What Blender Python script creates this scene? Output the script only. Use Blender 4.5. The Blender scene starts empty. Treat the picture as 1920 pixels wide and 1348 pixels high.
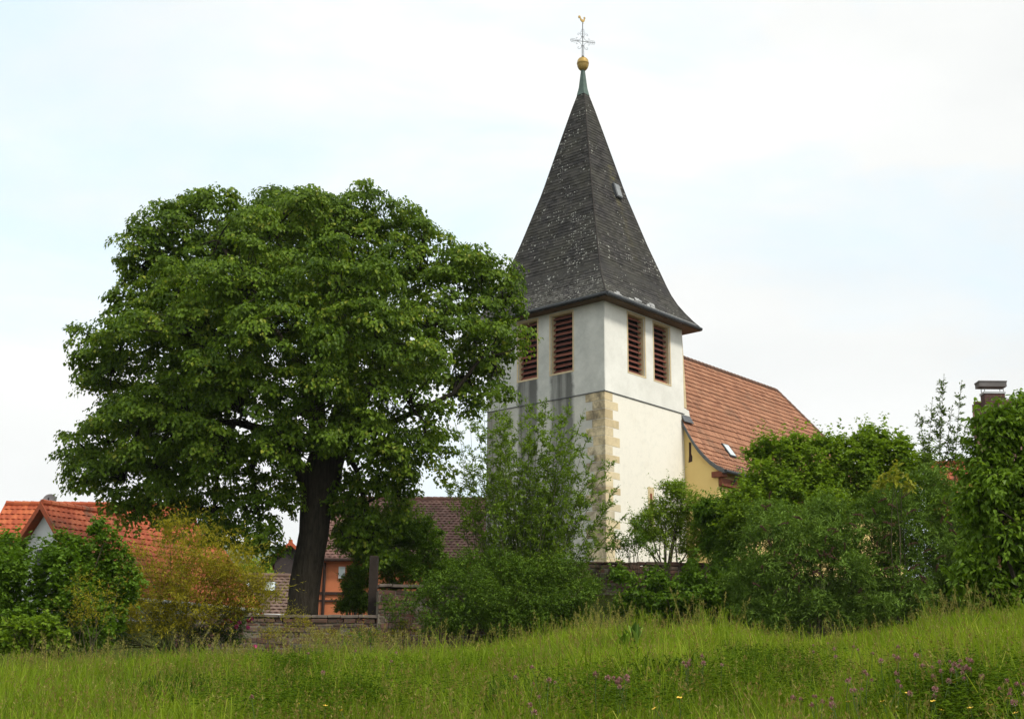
import bpy, math, random
import numpy as np
from mathutils import Vector, Matrix

R = math.radians
rng = np.random.default_rng(7)
random.seed(7)
S = bpy.context.scene
COL = S.collection

# ------------------------------------------------------------------ camera
F_PX, PITCH, ROLL, EYE = 2448.78, 0.2602, 0.008, 1.6
cam_d = bpy.data.cameras.new('camera'); cam = bpy.data.objects.new('camera', cam_d); COL.objects.link(cam)
cam_d.sensor_width = 36; cam_d.lens = 36*F_PX/1920; cam_d.clip_end = 12000; cam_d.clip_start = .1
cam.matrix_world = Matrix.Translation((0, 0, EYE)) @ Matrix.Rotation(math.pi/2+PITCH, 4, 'X') @ Matrix.Rotation(ROLL, 4, 'Z')
S.camera = cam

# ------------------------------------------------------------------ light
SUN_EL, SUN_AZ = R(50), math.atan2(.73, -.683)      # azimuth from +Y towards +X
sd = bpy.data.lights.new('sun', 'SUN'); sd.energy = 2.9; sd.angle = R(11); sd.color = (1, .95, .86)
sun = bpy.data.objects.new('sun', sd); COL.objects.link(sun)
sv = Vector((math.sin(SUN_AZ)*math.cos(SUN_EL), math.cos(SUN_AZ)*math.cos(SUN_EL), math.sin(SUN_EL)))
sun.rotation_euler = sv.to_track_quat('Z', 'Y').to_euler()

W = bpy.data.worlds.new('World'); S.world = W; W.use_nodes = True
nt = W.node_tree; nt.nodes.clear()
def N(t, tree=None, **kw):
    n = (tree or nt).nodes.new(t)
    for k, v in kw.items(): setattr(n, k, v)
    return n
sky = N('ShaderNodeTexSky', sky_type='NISHITA', sun_disc=False, sun_elevation=SUN_EL, sun_rotation=SUN_AZ)
sky.air_density = 1; sky.dust_density = 2
tc = N('ShaderNodeTexCoord'); mp = N('ShaderNodeMapping'); mp.inputs['Scale'].default_value = (1.0, 1.0, 2.6)
mp.inputs['Location'].default_value = (.35, .2, .12)
nz = N('ShaderNodeTexNoise'); nz.inputs['Scale'].default_value = 2.6; nz.inputs['Detail'].default_value = 6; nz.inputs['Roughness'].default_value = .52; nz.inputs['Distortion'].default_value = .4
rp = N('ShaderNodeValToRGB'); rp.color_ramp.elements[0].position = .34; rp.color_ramp.elements[1].position = .54
rp.color_ramp.elements[0].color = (.35, .35, .35, 1); rp.color_ramp.elements[1].color = (1, 1, 1, 1)
nz2 = N('ShaderNodeTexNoise'); nz2.inputs['Scale'].default_value = 1.7; nz2.inputs['Detail'].default_value = 5
rp2 = N('ShaderNodeValToRGB'); rp2.color_ramp.elements[0].position = .35; rp2.color_ramp.elements[1].position = .62
rp2.color_ramp.elements[0].color = (8.6, 8.75, 8.65, 1); rp2.color_ramp.elements[1].color = (10.35, 10.35, 10.1, 1)
mx = N('ShaderNodeMix', data_type='RGBA')
bg = N('ShaderNodeBackground'); bg.inputs['Strength'].default_value = .1; wo = N('ShaderNodeOutputWorld')
l = nt.links.new
skyb = N('ShaderNodeMix', data_type='RGBA', blend_type='ADD'); skyb.inputs[0].default_value = 1; skyb.inputs[7].default_value = (5.2, 6.9, 7.3, 1)
l(tc.outputs['Generated'], mp.inputs['Vector']); l(mp.outputs[0], nz.inputs['Vector']); l(mp.outputs[0], nz2.inputs['Vector'])
l(nz.outputs['Fac'], rp.inputs[0]); l(nz2.outputs['Fac'], rp2.inputs[0])
l(sky.outputs[0], skyb.inputs[6])
l(rp.outputs[0], mx.inputs[0]); l(skyb.outputs[2], mx.inputs[6]); l(rp2.outputs[0], mx.inputs[7])
l(mx.outputs[2], bg.inputs['Color']); l(bg.outputs[0], wo.inputs['Surface'])
S.view_settings.view_transform = 'Standard'; S.view_settings.look = 'None'
S.view_settings.exposure = .12; S.view_settings.gamma = 1
S.render.engine = 'CYCLES'
S.cycles.max_bounces = 6; S.cycles.diffuse_bounces = 3; S.cycles.transmission_bounces = 3; S.cycles.glossy_bounces = 2

# ------------------------------------------------------------------ measuring helpers (real-world placement from sight lines)
_cp, _sp = math.cos(PITCH), math.sin(PITCH)
def ray(px, py):
    a, b = px-960, py-674
    c, s = math.cos(-ROLL), math.sin(-ROLL)
    a, b = a*c-b*s, a*s+b*c
    x, u = a/F_PX, -b/F_PX
    d = np.array([x, _cp-u*_sp, _sp+u*_cp])
    return d/d[1]
def P(px, py, Y):
    d = ray(px, py); return np.array([d[0]*Y, Y, EYE+d[2]*Y])
def px_m(py, Y):                       # metres per photo pixel there
    d = ray(960, py); return Y*(_cp+d[2]*_sp)/F_PX

# ------------------------------------------------------------------ object helpers
ORG = {}
def tag(o, label=None, cat=None, group=None, kind=None):
    if label: o['label'] = label
    if cat: o['category'] = cat
    if group: o['group'] = group
    if kind: o['kind'] = kind
    return o
def thing(name, loc, label, cat, group=None):
    o = bpy.data.objects.new(name, None); COL.objects.link(o); o.location = Vector(loc); o.empty_display_size = .3
    ORG[o.name] = np.array(loc, float); return tag(o, label, cat, group)
def link_mesh(name, me, mat, parent, loc=None):
    o = bpy.data.objects.new(name, me); COL.objects.link(o)
    for m in (mat if isinstance(mat, (list, tuple)) else [mat]): me.materials.append(m)
    if parent is not None:
        o.parent = parent; ORG[o.name] = ORG[parent.name]
    else:
        ORG[o.name] = np.zeros(3) if loc is None else np.array(loc, float)
        if loc is not None: o.location = Vector(loc)
    return o
def mesh_np(name, V, faces, mat, parent=None, tint=None, loc=None, smooth=False, ftint=None, midx=None):
    """V (n,3) world; faces: list of (m,k) int arrays"""
    V = np.asarray(V, float)
    if parent is not None: V = V-ORG[parent.name]
    elif loc is not None: V = V-np.array(loc, float)
    me = bpy.data.meshes.new(name)
    me.vertices.add(len(V)); me.vertices.foreach_set('co', V.astype(np.float32).ravel())
    faces = [np.asarray(f, np.int32) for f in faces if len(f)]
    tot = sum(f.size for f in faces); npoly = sum(len(f) for f in faces)
    me.loops.add(tot); me.polygons.add(npoly)
    me.loops.foreach_set('vertex_index', np.concatenate([f.ravel() for f in faces]))
    st = []; o = 0
    for f in faces:
        st.append(o+np.arange(len(f))*f.shape[1]); o += f.size
    me.polygons.foreach_set('loop_start', np.concatenate(st).astype(np.int32))
    if smooth: me.polygons.foreach_set('use_smooth', np.ones(npoly, bool))
    else: me.polygons.foreach_set('use_smooth', np.zeros(npoly, bool))
    if midx is not None: me.polygons.foreach_set('material_index', np.asarray(midx, np.int32))
    if tint is not None:
        a = me.attributes.new('tint', 'FLOAT', 'POINT'); a.data.foreach_set('value', np.asarray(tint, np.float32))
    if ftint is not None:
        a = me.attributes.new('tint', 'FLOAT', 'FACE'); a.data.foreach_set('value', np.asarray(ftint, np.float32))
    me.update(calc_edges=True); me.validate()
    return link_mesh(name, me, mat, parent, loc)

class MB:
    def __init__(s): s.v = []; s.f = []; s.t = []; s.m = []; s.cur = .5; s.mi = 0
    def add(s, vs, fs):
        b = len(s.v); s.v.extend([tuple(map(float, p)) for p in vs])
        for f in fs: s.f.append([b+i for i in f]); s.t.append(s.cur); s.m.append(s.mi)
    def hexa(s, p):        # 8 pts: bottom 4 ccw, top 4 ccw
        s.add(p, [(3, 2, 1, 0), (4, 5, 6, 7), (0, 1, 5, 4), (1, 2, 6, 5), (2, 3, 7, 6), (3, 0, 4, 7)])
    def box(s, c, sz, ax=(1, 0), az=None):
        """c centre; sz along ax, perpendicular, z"""
        X = np.array([ax[0], ax[1], 0.]); Yv = np.array([-ax[1], ax[0], 0.]); Z = np.array([0, 0, 1.])
        c = np.array(c, float); a, b, h = [q/2 for q in sz]
        s.hexa([c+X*i*a+Yv*j*b+Z*k*h for k in (-1, 1) for (i, j) in ((-1, -1), (1, -1), (1, 1), (-1, 1))])
    def obox(s, c, X, Y, Z):   # half axis vectors
        c, X, Y, Z = [np.array(q, float) for q in (c, X, Y, Z)]
        s.hexa([c+X*i+Y*j+Z*k for k in (-1, 1) for (i, j) in ((-1, -1), (1, -1), (1, 1), (-1, 1))])
    def quad(s, *p): s.add(p, [tuple(range(len(p)))])
    def tube(s, pts, rad, n=8, cap=True):
        pts = [np.array(p, float) for p in pts]
        if not hasattr(rad, '__len__'): rad = [rad]*len(pts)
        rings = []; up = np.array([.31, .17, .93])
        d0 = None
        for i, p in enumerate(pts):
            d = pts[min(i+1, len(pts)-1)]-pts[max(i-1, 0)]; d = d/(np.linalg.norm(d)+1e-9)
            if d0 is None:
                u = np.cross(d, up if abs(d @ up) < .95 else np.array([1., 0, 0]))
            else:
                u = u-d*(u @ d)
            u = u/(np.linalg.norm(u)+1e-9); w = np.cross(d, u); d0 = d
            rings.append([p+(u*math.cos(2*math.pi*k/n)+w*math.sin(2*math.pi*k/n))*rad[i] for k in range(n)])
        fs = []
        for i in range(len(pts)-1):
            for k in range(n):
                fs.append((i*n+k, i*n+(k+1) % n, (i+1)*n+(k+1) % n, (i+1)*n+k))
        if cap: fs.append(tuple(range(n))[::-1]); fs.append(tuple((len(pts)-1)*n+k for k in range(n)))
        s.add([q for r_ in rings for q in r_], fs)
    def lathe(s, c, prof, n=20):
        c = np.array(c, float); vs = []
        for r_, z in prof:
            for k in range(n): vs.append(c+np.array([r_*math.cos(2*math.pi*k/n), r_*math.sin(2*math.pi*k/n), z]))
        fs = []
        for i in range(len(prof)-1):
            for k in range(n): fs.append((i*n+k, i*n+(k+1) % n, (i+1)*n+(k+1) % n, (i+1)*n+k))
        fs.append(tuple(range(n))[::-1]); fs.append(tuple((len(prof)-1)*n+k for k in range(n)))
        s.add(vs, fs)
    def prism(s, poly, off):
        n = len(poly); poly = [np.array(p, float) for p in poly]; off = np.array(off, float)
        vs = [p-off/2 for p in poly]+[p+off/2 for p in poly]
        s.add(vs, [tuple(range(n))[::-1], tuple(range(n, 2*n))]+[(i, (i+1) % n, n+(i+1) % n, n+i) for i in range(n)])
    def build(s, name, mat, parent=None, loc=None, smooth=False, bevel=0):
        by = {}
        order = []
        for i, f in enumerate(s.f): by.setdefault(len(f), []).append(i)
        faces = []; ft = []; mi = []
        for k, idx in by.items():
            faces.append(np.array([s.f[i] for i in idx])); ft += [s.t[i] for i in idx]; mi += [s.m[i] for i in idx]
        o = mesh_np(name, np.array(s.v), faces, mat, parent, loc=loc, smooth=smooth, ftint=ft, midx=mi)
        if bevel:
            m = o.modifiers.new('bevel', 'BEVEL'); m.width = bevel; m.segments = 2; m.limit_method = 'ANGLE'
        return o

# ------------------------------------------------------------------ materials
def newmat(name):
    m = bpy.data.materials.new(name); m.use_nodes = True; t = m.node_tree; t.nodes.clear()
    out = t.nodes.new('ShaderNodeOutputMaterial'); b = t.nodes.new('ShaderNodeBsdfPrincipled')
    t.links.new(b.outputs[0], out.inputs[0]); return m, t, b, out
def noise(t, scale, detail=4, vec=None, rough=.55, dist=0):
    n = t.nodes.new('ShaderNodeTexNoise'); n.inputs['Scale'].default_value = scale; n.inputs['Detail'].default_value = detail
    n.inputs['Roughness'].default_value = rough; n.inputs['Distortion'].default_value = dist
    if vec is not None: t.links.new(vec, n.inputs['Vector'])
    return n
def ramp(t, fac, stops):
    r_ = t.nodes.new('ShaderNodeValToRGB'); e = r_.color_ramp.elements
    while len(e) < len(stops): e.new(.5)
    for i, (p, c) in enumerate(stops):
        e[i].position = p; e[i].color = (*c, 1) if len(c) == 3 else c
    t.links.new(fac, r_.inputs[0]); return r_
def mixc(t, fac, a, b, mode='MIX'):
    m = t.nodes.new('ShaderNodeMix'); m.data_type = 'RGBA'; m.blend_type = mode
    for i, q in ((0, fac), (6, a), (7, b)):
        if hasattr(q, 'is_linked') or hasattr(q, 'links'): t.links.new(q, m.inputs[i])
        elif i == 0: m.inputs[0].default_value = q
        else: m.inputs[i].default_value = (*q, 1)
    return m.outputs[2]
def math_(t, op, a, b=None, clamp=False):
    m = t.nodes.new('ShaderNodeMath'); m.operation = op; m.use_clamp = clamp
    for i, q in enumerate((a, b)):
        if q is None: continue
        if hasattr(q, 'links'): t.links.new(q, m.inputs[i])
        else: m.inputs[i].default_value = q
    return m.outputs[0]
def objco(t):
    return t.nodes.new('ShaderNodeTexCoord').outputs['Object']
def attr(t, n='tint'):
    a = t.nodes.new('ShaderNodeAttribute'); a.attribute_name = n; return a.outputs['Fac']
def bump(t, b, h, strength=.3, dist=.02):
    bp = t.nodes.new('ShaderNodeBump'); bp.inputs['Strength'].default_value = strength; bp.inputs['Distance'].default_value = dist
    t.links.new(h, bp.inputs['Height']); t.links.new(bp.outputs[0], b.inputs['Normal'])
def simple(name, c1, c2=None, scale=6, rough=.8, bmp=.2, metal=0, tintc=None, spec=.3):
    m, t, b, _ = newmat(name); b.inputs['Roughness'].default_value = rough; b.inputs['Metallic'].default_value = metal
    b.inputs['Specular IOR Level'].default_value = spec
    n = noise(t, scale, 6, objco(t))
    c = ramp(t, n.outputs['Fac'], [(.3, c1), (.7, c2 or tuple(q*.75 for q in c1))]).outputs[0]
    if tintc: c = mixc(t, math_(t, 'MULTIPLY', attr(t), .8), c, tintc)
    t.links.new(c, b.inputs['Base Color'])
    if bmp: bump(t, b, n.outputs['Fac'], bmp)
    return m
def leafmat(name, dark, light, tip=None, trans=.3, rough=.45, spec=.35):
    """leaf colour varies leaf by leaf (the tint attribute), some light passes through"""
    m, t, b, out = newmat(name); b.inputs['Roughness'].default_value = rough; b.inputs['Specular IOR Level'].default_value = spec*.35
    g_ = lambda c: (c[0]*1.32, c[1]*1.42, c[2]*.75)
    dark, light, tip = g_(dark), g_(light), g_(tip) if tip else None
    st = [(0, dark), (.75, light)]+([(1, tip)] if tip else [])
    c = ramp(t, attr(t), st).outputs[0]
    t.links.new(c, b.inputs['Base Color'])
    tr = t.nodes.new('ShaderNodeBsdfTranslucent')
    tc_ = mixc(t, 1.0, c, (1.25, 1.25, .5), 'MULTIPLY'); t.links.new(tc_, tr.inputs['Color'])
    ms = t.nodes.new('ShaderNodeMixShader'); ms.inputs[0].default_value = trans
    t.links.new(b.outputs[0], ms.inputs[1]); t.links.new(tr.outputs[0], ms.inputs[2]); t.links.new(ms.outputs[0], out.inputs[0])
    return m
def tilemat(name, stops, rough=.75, moss=None, mscale=1.2, mlo=.55):
    m, t, b, _ = newmat(name); b.inputs['Roughness'].default_value = rough; b.inputs['Specular IOR Level'].default_value = .3
    co = objco(t)
    c = ramp(t, attr(t), stops).outputs[0]
    n = noise(t, 9, 6, co, .7)
    c = mixc(t, ramp(t, n.outputs['Fac'], [(.35, (0, 0, 0)), (.75, (.45, .45, .45))]).outputs[0], c, tuple(q*.45 for q in stops[0][1]))
    if moss:
        n2 = noise(t, mscale, 8, co, .7)
        c = mixc(t, ramp(t, n2.outputs['Fac'], [(mlo, (0, 0, 0)), (mlo+.14, (.8, .8, .8))]).outputs[0], c, moss)
    t.links.new(c, b.inputs['Base Color']); bump(t, b, n.outputs['Fac'], .25, .01)
    return m

# ------------------------------------------------------------------ church frame
CX, CY = 4.3839, 60.0
TH = .7239
er = np.array([math.sin(TH), math.cos(TH), 0]); el = np.array([-math.cos(TH), math.sin(TH), 0]); ez = np.array([0, 0, 1.])
CO = np.array([CX, CY, 0])
S1, S2 = 6.58, 7.5
ZE, ZW, ZB, WT, WB, ZA = [q+EYE for q in (19.03, 19.03, 14.5, 18.78, 15.80, 32.40)]
def T(a, b, z): return CO+er*a+el*b+ez*z      # a along right face, b along left face
CHO = T(S1/2, S2/2, 6.5)
church = thing('church', CHO, 'white plastered village church with slate spire and red tiled nave', 'church')

# plaster: weathered; stains run below the belfry windows of the left face
def plaster():
    m, t, b, _ = newmat('tower_plaster'); b.inputs['Roughness'].default_value = .9; b.inputs['Specular IOR Level'].default_value = .15
    geo = t.nodes.new('ShaderNodeNewGeometry').outputs['Position']
    off = t.nodes.new('ShaderNodeVectorMath'); off.operation = 'SUBTRACT'; t.links.new(geo, off.inputs[0]); off.inputs[1].default_value = tuple(CO)
    def dot(v):
        d = t.nodes.new('ShaderNodeVectorMath'); d.operation = 'DOT_PRODUCT'; t.links.new(off.outputs[0], d.inputs[0]); d.inputs[1].default_value = tuple(v); return d.outputs['Value']
    a, bb, z = dot(er), dot(el), dot(ez)
    n1 = noise(t, .55, 6, geo, .6); n2 = noise(t, 3.5, 6, geo, .65)
    c = ramp(t, n1.outputs['Fac'], [(.3, (.64, .63, .57)), (.7, (.81, .80, .735))]).outputs[0]
    low = ramp(t, math_(t, 'SUBTRACT', ZB, z), [(0, (0, 0, 0)), (.02, (1, 1, 1))]).outputs[0]
    c = mixc(t, math_(t, 'MULTIPLY', low, .85), c, (.80, .76, .655))
    c = mixc(t, ramp(t, n2.outputs['Fac'], [(.5, (0, 0, 0)), (.85, (.35, .35, .35))]).outputs[0], c, (.50, .49, .43))
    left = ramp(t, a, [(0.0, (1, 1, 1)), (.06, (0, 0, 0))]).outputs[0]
    # slight weathering of the left face, deepened with painted-in shade
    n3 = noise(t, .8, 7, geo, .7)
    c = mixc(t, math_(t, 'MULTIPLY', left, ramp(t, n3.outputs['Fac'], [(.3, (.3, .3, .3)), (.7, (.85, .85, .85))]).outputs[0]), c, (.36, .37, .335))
    # dark runs under each window
    cv = t.nodes.new('ShaderNodeCombineXYZ'); t.links.new(math_(t, 'MULTIPLY', bb, 3.2), cv.inputs[0]); t.links.new(math_(t, 'MULTIPLY', z, .16), cv.inputs[1])
    ns = noise(t, 1.0, 5, cv.outputs[0], .6)
    tot = None
    for (b0, b1) in ((1.90, 3.28), (4.16, 5.40)):
        mid, hw = (b0+b1)/2, (b1-b0)/2+.1
        d = math_(t, 'DIVIDE', math_(t, 'ABSOLUTE', math_(t, 'SUBTRACT', bb, mid)), hw)
        d = math_(t, 'ADD', d, math_(t, 'MULTIPLY', math_(t, 'SUBTRACT', noise(t, 1.6, 6, geo, .7).outputs['Fac'], .5), .7))
        e = ramp(t, d, [(.74, (1, 1, 1)), (1.0, (0, 0, 0))]).outputs[0]
        tot = e if tot is None else math_(t, 'MAXIMUM', tot, e)
    zt = ramp(t, math_(t, 'DIVIDE', math_(t, 'SUBTRACT', WB, z), 9.5), [(0, (0, 0, 0)), (.012, (1, 1, 1)), (.3, (.85, .85, .85)), (1, (.25, .25, .25))]).outputs[0]
    st = math_(t, 'MULTIPLY', math_(t, 'MULTIPLY', tot, zt), left)
    st = math_(t, 'MULTIPLY', st, ramp(t, ns.outputs['Fac'], [(.30, (.55, .55, .55)), (.55, (1, 1, 1))]).outputs[0])
    c = mixc(t, math_(t, 'MULTIPLY', st, .92), c, (.075, .075, .068))
    # weathering near the far left edge
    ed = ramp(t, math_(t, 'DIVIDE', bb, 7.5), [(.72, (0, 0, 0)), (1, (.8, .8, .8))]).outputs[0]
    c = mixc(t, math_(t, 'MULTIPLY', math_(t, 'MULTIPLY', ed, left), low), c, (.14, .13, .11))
    # faint drips on the right face below the sills
    dr = math_(t, 'MULTIPLY', ramp(t, noise(t, 1.3, 5, geo, .65).outputs['Fac'], [(.55, (0, 0, 0)), (.8, (.3, .3, .3))]).outputs[0], low)
    c = mixc(t, dr, c, (.62, .57, .46))
    t.links.new(c, b.inputs['Base Color']); bump(t, b, noise(t, 14, 5, geo).outputs['Fac'], .18, .02)
    return m
M_PL = plaster()
M_OCHRE = simple('ochre_painted_stone', (.62, .50, .30), (.50, .40, .24), 3, .85, .2)
M_YEL = simple('yellow_plaster', (.80, .59, .235), (.73, .53, .21), 1.1, .9, .12)
M_LOUV = simple('red_brown_wood', (.17, .048, .030), (.085, .026, .018), 5, .6, .1, tintc=(.26, .085, .05))
M_DARK = simple('dark_interior', (.012, .010, .009), None, 3, .9, 0)
M_BROWN = simple('brown_beam_wood', (.24, .075, .035), (.14, .04, .02), 6, .7, .2)
M_LEAD = simple('grey_zinc', (.13, .135, .14), (.08, .085, .09), 4, .5, .1, metal=.3)
M_GUT = simple('dark_gutter_metal', (.045, .05, .055), (.03, .033, .036), 4, .5, .1)
M_COPPER = simple('green_copper', (.10, .15, .125), (.065, .095, .08), 5, .6, .15)
M_GOLD = simple('weathered_gilding', (.50, .33, .09), (.26, .17, .05), 5, .5, .1, metal=.25)
M_IRON = simple('wrought_iron', (.07, .075, .075), (.04, .04, .04), 8, .55, .1)

def quoin_mat():
    m, t, b, _ = newmat('sandstone_quoins'); b.inputs['Roughness'].default_value = .9; b.inputs['Specular IOR Level'].default_value = .15
    geo = t.nodes.new('ShaderNodeNewGeometry').outputs['Position']
    c = ramp(t, attr(t), [(0, (.54, .43, .25)), (.4, (.66, .54, .33)), (.8, (.71, .60, .39)), (1, (.58, .51, .37))]).outputs[0]
    n = noise(t, 1.6, 7, geo, .7)
    off = t.nodes.new('ShaderNodeVectorMath'); off.operation = 'SUBTRACT'; t.links.new(geo, off.inputs[0]); off.inputs[1].default_value = tuple(CO)
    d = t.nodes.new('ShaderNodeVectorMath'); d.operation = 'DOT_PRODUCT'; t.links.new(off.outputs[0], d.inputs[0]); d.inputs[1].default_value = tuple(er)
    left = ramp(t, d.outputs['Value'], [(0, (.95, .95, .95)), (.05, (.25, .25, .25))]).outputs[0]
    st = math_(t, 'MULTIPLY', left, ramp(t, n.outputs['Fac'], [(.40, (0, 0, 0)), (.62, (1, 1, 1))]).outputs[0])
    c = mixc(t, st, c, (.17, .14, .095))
    t.links.new(c, b.inputs['Base Color']); bump(t, b, noise(t, 12, 6, geo).outputs['Fac'], .3, .02)
    return m
M_QUOIN = quoin_mat()

# ---- tower walls with real openings
RW = [(1.90, 3.27), (4.07, 5.44)]; LW = [(1.90, 3.28), (4.16, 5.40)]
Z0 = 6.0
wall = MB(); PR = .03; DEP = .42
def face_panel(mb, fn, length, wins, z0, z1):
    xs = [0]+[q for w in wins for q in w]+[length]; zs = [z0, WB, WT, z1]
    for i in range(len(xs)-1):
        for j in range(3):
            if j == 1 and i % 2 == 1: continue
            mb.quad(fn(xs[i], 0, zs[j]), fn(xs[i+1], 0, zs[j]), fn(xs[i+1], 0, zs[j+1]), fn(xs[i], 0, zs[j+1]))
    for (a, b_) in wins:
        for (p, q) in (((a, WB), (a, WT)), ((a, WT), (b_, WT)), ((b_, WT), (b_, WB)), ((b_, WB), (a, WB))):
            mb.quad(fn(p[0], 0, p[1]), fn(q[0], 0, q[1]), fn(q[0], DEP, q[1]), fn(p[0], DEP, p[1]))
fR = lambda u, d, z: T(u, d-PR, z) if True else None
fL = lambda u, d, z: T(d-PR, u, z)
# the upper storey stands 3 cm proud of the lower one
def fRu(u, d, z): return T(min(max(u, -PR), S1+PR) if 0 < u < S1 else (-PR if u <= 0 else S1+PR), d-PR, z)
def fLu(u, d, z): return T(d-PR, min(max(u, -PR), S2+PR) if 0 < u < S2 else (-PR if u <= 0 else S2+PR), z)
face_panel(wall, fRu, S1, RW, ZB, ZW+.3); face_panel(wall, fLu, S2, LW, ZB, ZW+.3)
for (p, q) in (((S1+PR, -PR), (S1+PR, S2+PR)), ((S1+PR, S2+PR), (-PR, S2+PR))):
    wall.quad(T(*p, ZB), T(*q, ZB), T(*q, ZW+.3), T(*p, ZW+.3))
wall.quad(T(-PR, -PR, ZB), T(S1+PR, -PR, ZB), T(S1+PR, S2+PR, ZB), T(-PR, S2+PR, ZB))
lowc = [(0, 0), (S1, 0), (S1, S2), (0, S2)]
for i in range(4):
    p, q = lowc[i], lowc[(i+1) % 4]
    wall.quad(T(*p, Z0), T(*q, Z0), T(*q, ZB-.001), T(*p, ZB-.001))
tw = wall.build('tower_wall', M_PL, church)
tag(tw, 'tower wall, dark stains below the left belfry windows')
# dripping ledge at the storey line
lb = MB()
for (a0, b0, a1, b1) in ((-.05, -.05, S1+.05, -.05), (-.05, -.05, -.05, S2+.05)):
    lb.hexa([T(a0, b0, ZB-.02), T(a1, b1, ZB-.02), T(a1+(.04 if a0 == a1 else 0), b1+(.04 if b0 == b1 else 0), ZB-.02), T(a0+(.04 if a0 == a1 else 0), b0+(.04 if b0 == b1 else 0), ZB-.02),
             T(a0, b0, ZB+.012), T(a1, b1, ZB+.012), T(a1+(.04 if a0 == a1 else 0), b1+(.04 if b0 == b1 else 0), ZB+.012), T(a0+(.04 if a0 == a1 else 0), b0+(.04 if b0 == b1 else 0), ZB+.012)])
lb.build('drip_ledge', M_LEAD, church)

# ---- quoins
q = MB(); z = Z0; i = 0
rq = random.Random(3)
while z < ZB-.12:
    h = rq.uniform(.33, .47); h = min(h, ZB-.03-z)
    la, lbb = (1.1, .72) if i % 2 else (.62, 1.12)
    la += rq.uniform(-.06, .06); lbb += rq.uniform(-.08, .08)
    q.cur = rq.random(); e = .008+rq.random()*.006; g = .007
    q.hexa([T(-e, -e, z+g), T(la, -e, z+g), T(la, .2, z+g), T(-e, .2, z+g), T(-e, -e, z+h-g), T(la, -e, z+h-g), T(la, .2, z+h-g), T(-e, .2, z+h-g)])
    q.hexa([T(-e, .201, z+g), T(.2, .201, z+g), T(.2, lbb, z+g), T(-e, lbb, z+g), T(-e, .201, z+h-g), T(.2, .201, z+h-g), T(.2, lbb, z+h-g), T(-e, lbb, z+h-g)])
    z += h; i += 1
q.build('corner_stones', M_QUOIN, church, bevel=.012)

# ---- belfry windows: frame, louvre slats, dark belfry behind
def belfry(fn, a, b_):
    k = MB()
    k.quad(fn(a, DEP-.01, WB), fn(b_, DEP-.01, WB), fn(b_, DEP-.01, WT), fn(a, DEP-.01, WT))
    win = k.build('belfry_window', M_DARK, church)
    fr = MB(); w_ = .085; e = -.012
    def bar(u0, u1, z0, z1): 
        fr.hexa([fn(u0, e, z0), fn(u1, e, z0), fn(u1, .06, z0), fn(u0, .06, z0), fn(u0, e, z1), fn(u1, e, z1), fn(u1, .06, z1), fn(u0, .06, z1)])
    bar(a-w_, a-.004, WB-w_, WT+w_); bar(b_+.004, b_+w_, WB-w_, WT+w_); bar(a-.002, b_+.002, WT+.004, WT+w_); bar(a-.002, b_+.002, WB-w_, WB-.004)
    # ochre reveal linings
    def lin(u0, u1, z0, z1): fr.hexa([fn(u0, .062, z0), fn(u1, .062, z0), fn(u1, DEP-.03, z0), fn(u0, DEP-.03, z0), fn(u0, .062, z1), fn(u1, .062, z1), fn(u1, DEP-.03, z1), fn(u0, DEP-.03, z1)])
    lin(a+.002, a+.02, WB+.002, WT-.002); lin(b_-.02, b_-.002, WB+.002, WT-.002); lin(a+.022, b_-.022, WT-.02, WT-.003)
    fr.build('window_frame', M_OCHRE, win)
    s = MB(); n = 11; st = (WT-WB)/n
    for j in range(n):
        zc = WB+st*(j+.5); s.cur = random.random()**2
        zin, zout = zc+.10, zc-.075
        u0, u1 = a+.024, b_-.024; d0, d1 = .19, .375; th = .028
        jj = random.uniform(-.012, .012)
        s.hexa([fn(u0, d0, zout+jj), fn(u1, d0, zout-jj), fn(u1, d1, zin-jj), fn(u0, d1, zin+jj), fn(u0, d0, zout+th+.035+jj), fn(u1, d0, zout+th+.035-jj), fn(u1, d1, zin+th), fn(u0, d1, zin+th)])
    s.build('louvre', M_LOUV, win)
for w_ in RW: belfry(fRu, *w_)
for w_ in LW: belfry(fLu, *w_)

# small stone-framed slit low on the right face
sw = MB(); pz = P(1223, 935, 62)
aw = 3.35; z0w, z1w = 10.0, 11.95
sw.hexa([T(aw, -.012, z0w), T(aw+.5, -.012, z0w), T(aw+.5, .03, z0w), T(aw, .03, z0w), T(aw, -.012, z1w), T(aw+.5, -.012, z1w), T(aw+.5, .03, z1w), T(aw, .03, z1w)])
slit = sw.build('slit_window', M_OCHRE, church)
sp_ = MB(); sp_.hexa([T(aw+.16, -.016, z0w+.2), T(aw+.34, -.016, z0w+.2), T(aw+.34, .02, z0w+.2), T(aw+.16, .02, z0w+.2), T(aw+.16, -.016, z1w-.3), T(aw+.34, -.016, z1w-.3), T(aw+.34, .02, z1w-.3), T(aw+.16, .02, z1w-.3)])
sp_.build('opening', M_BROWN, slit)

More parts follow.
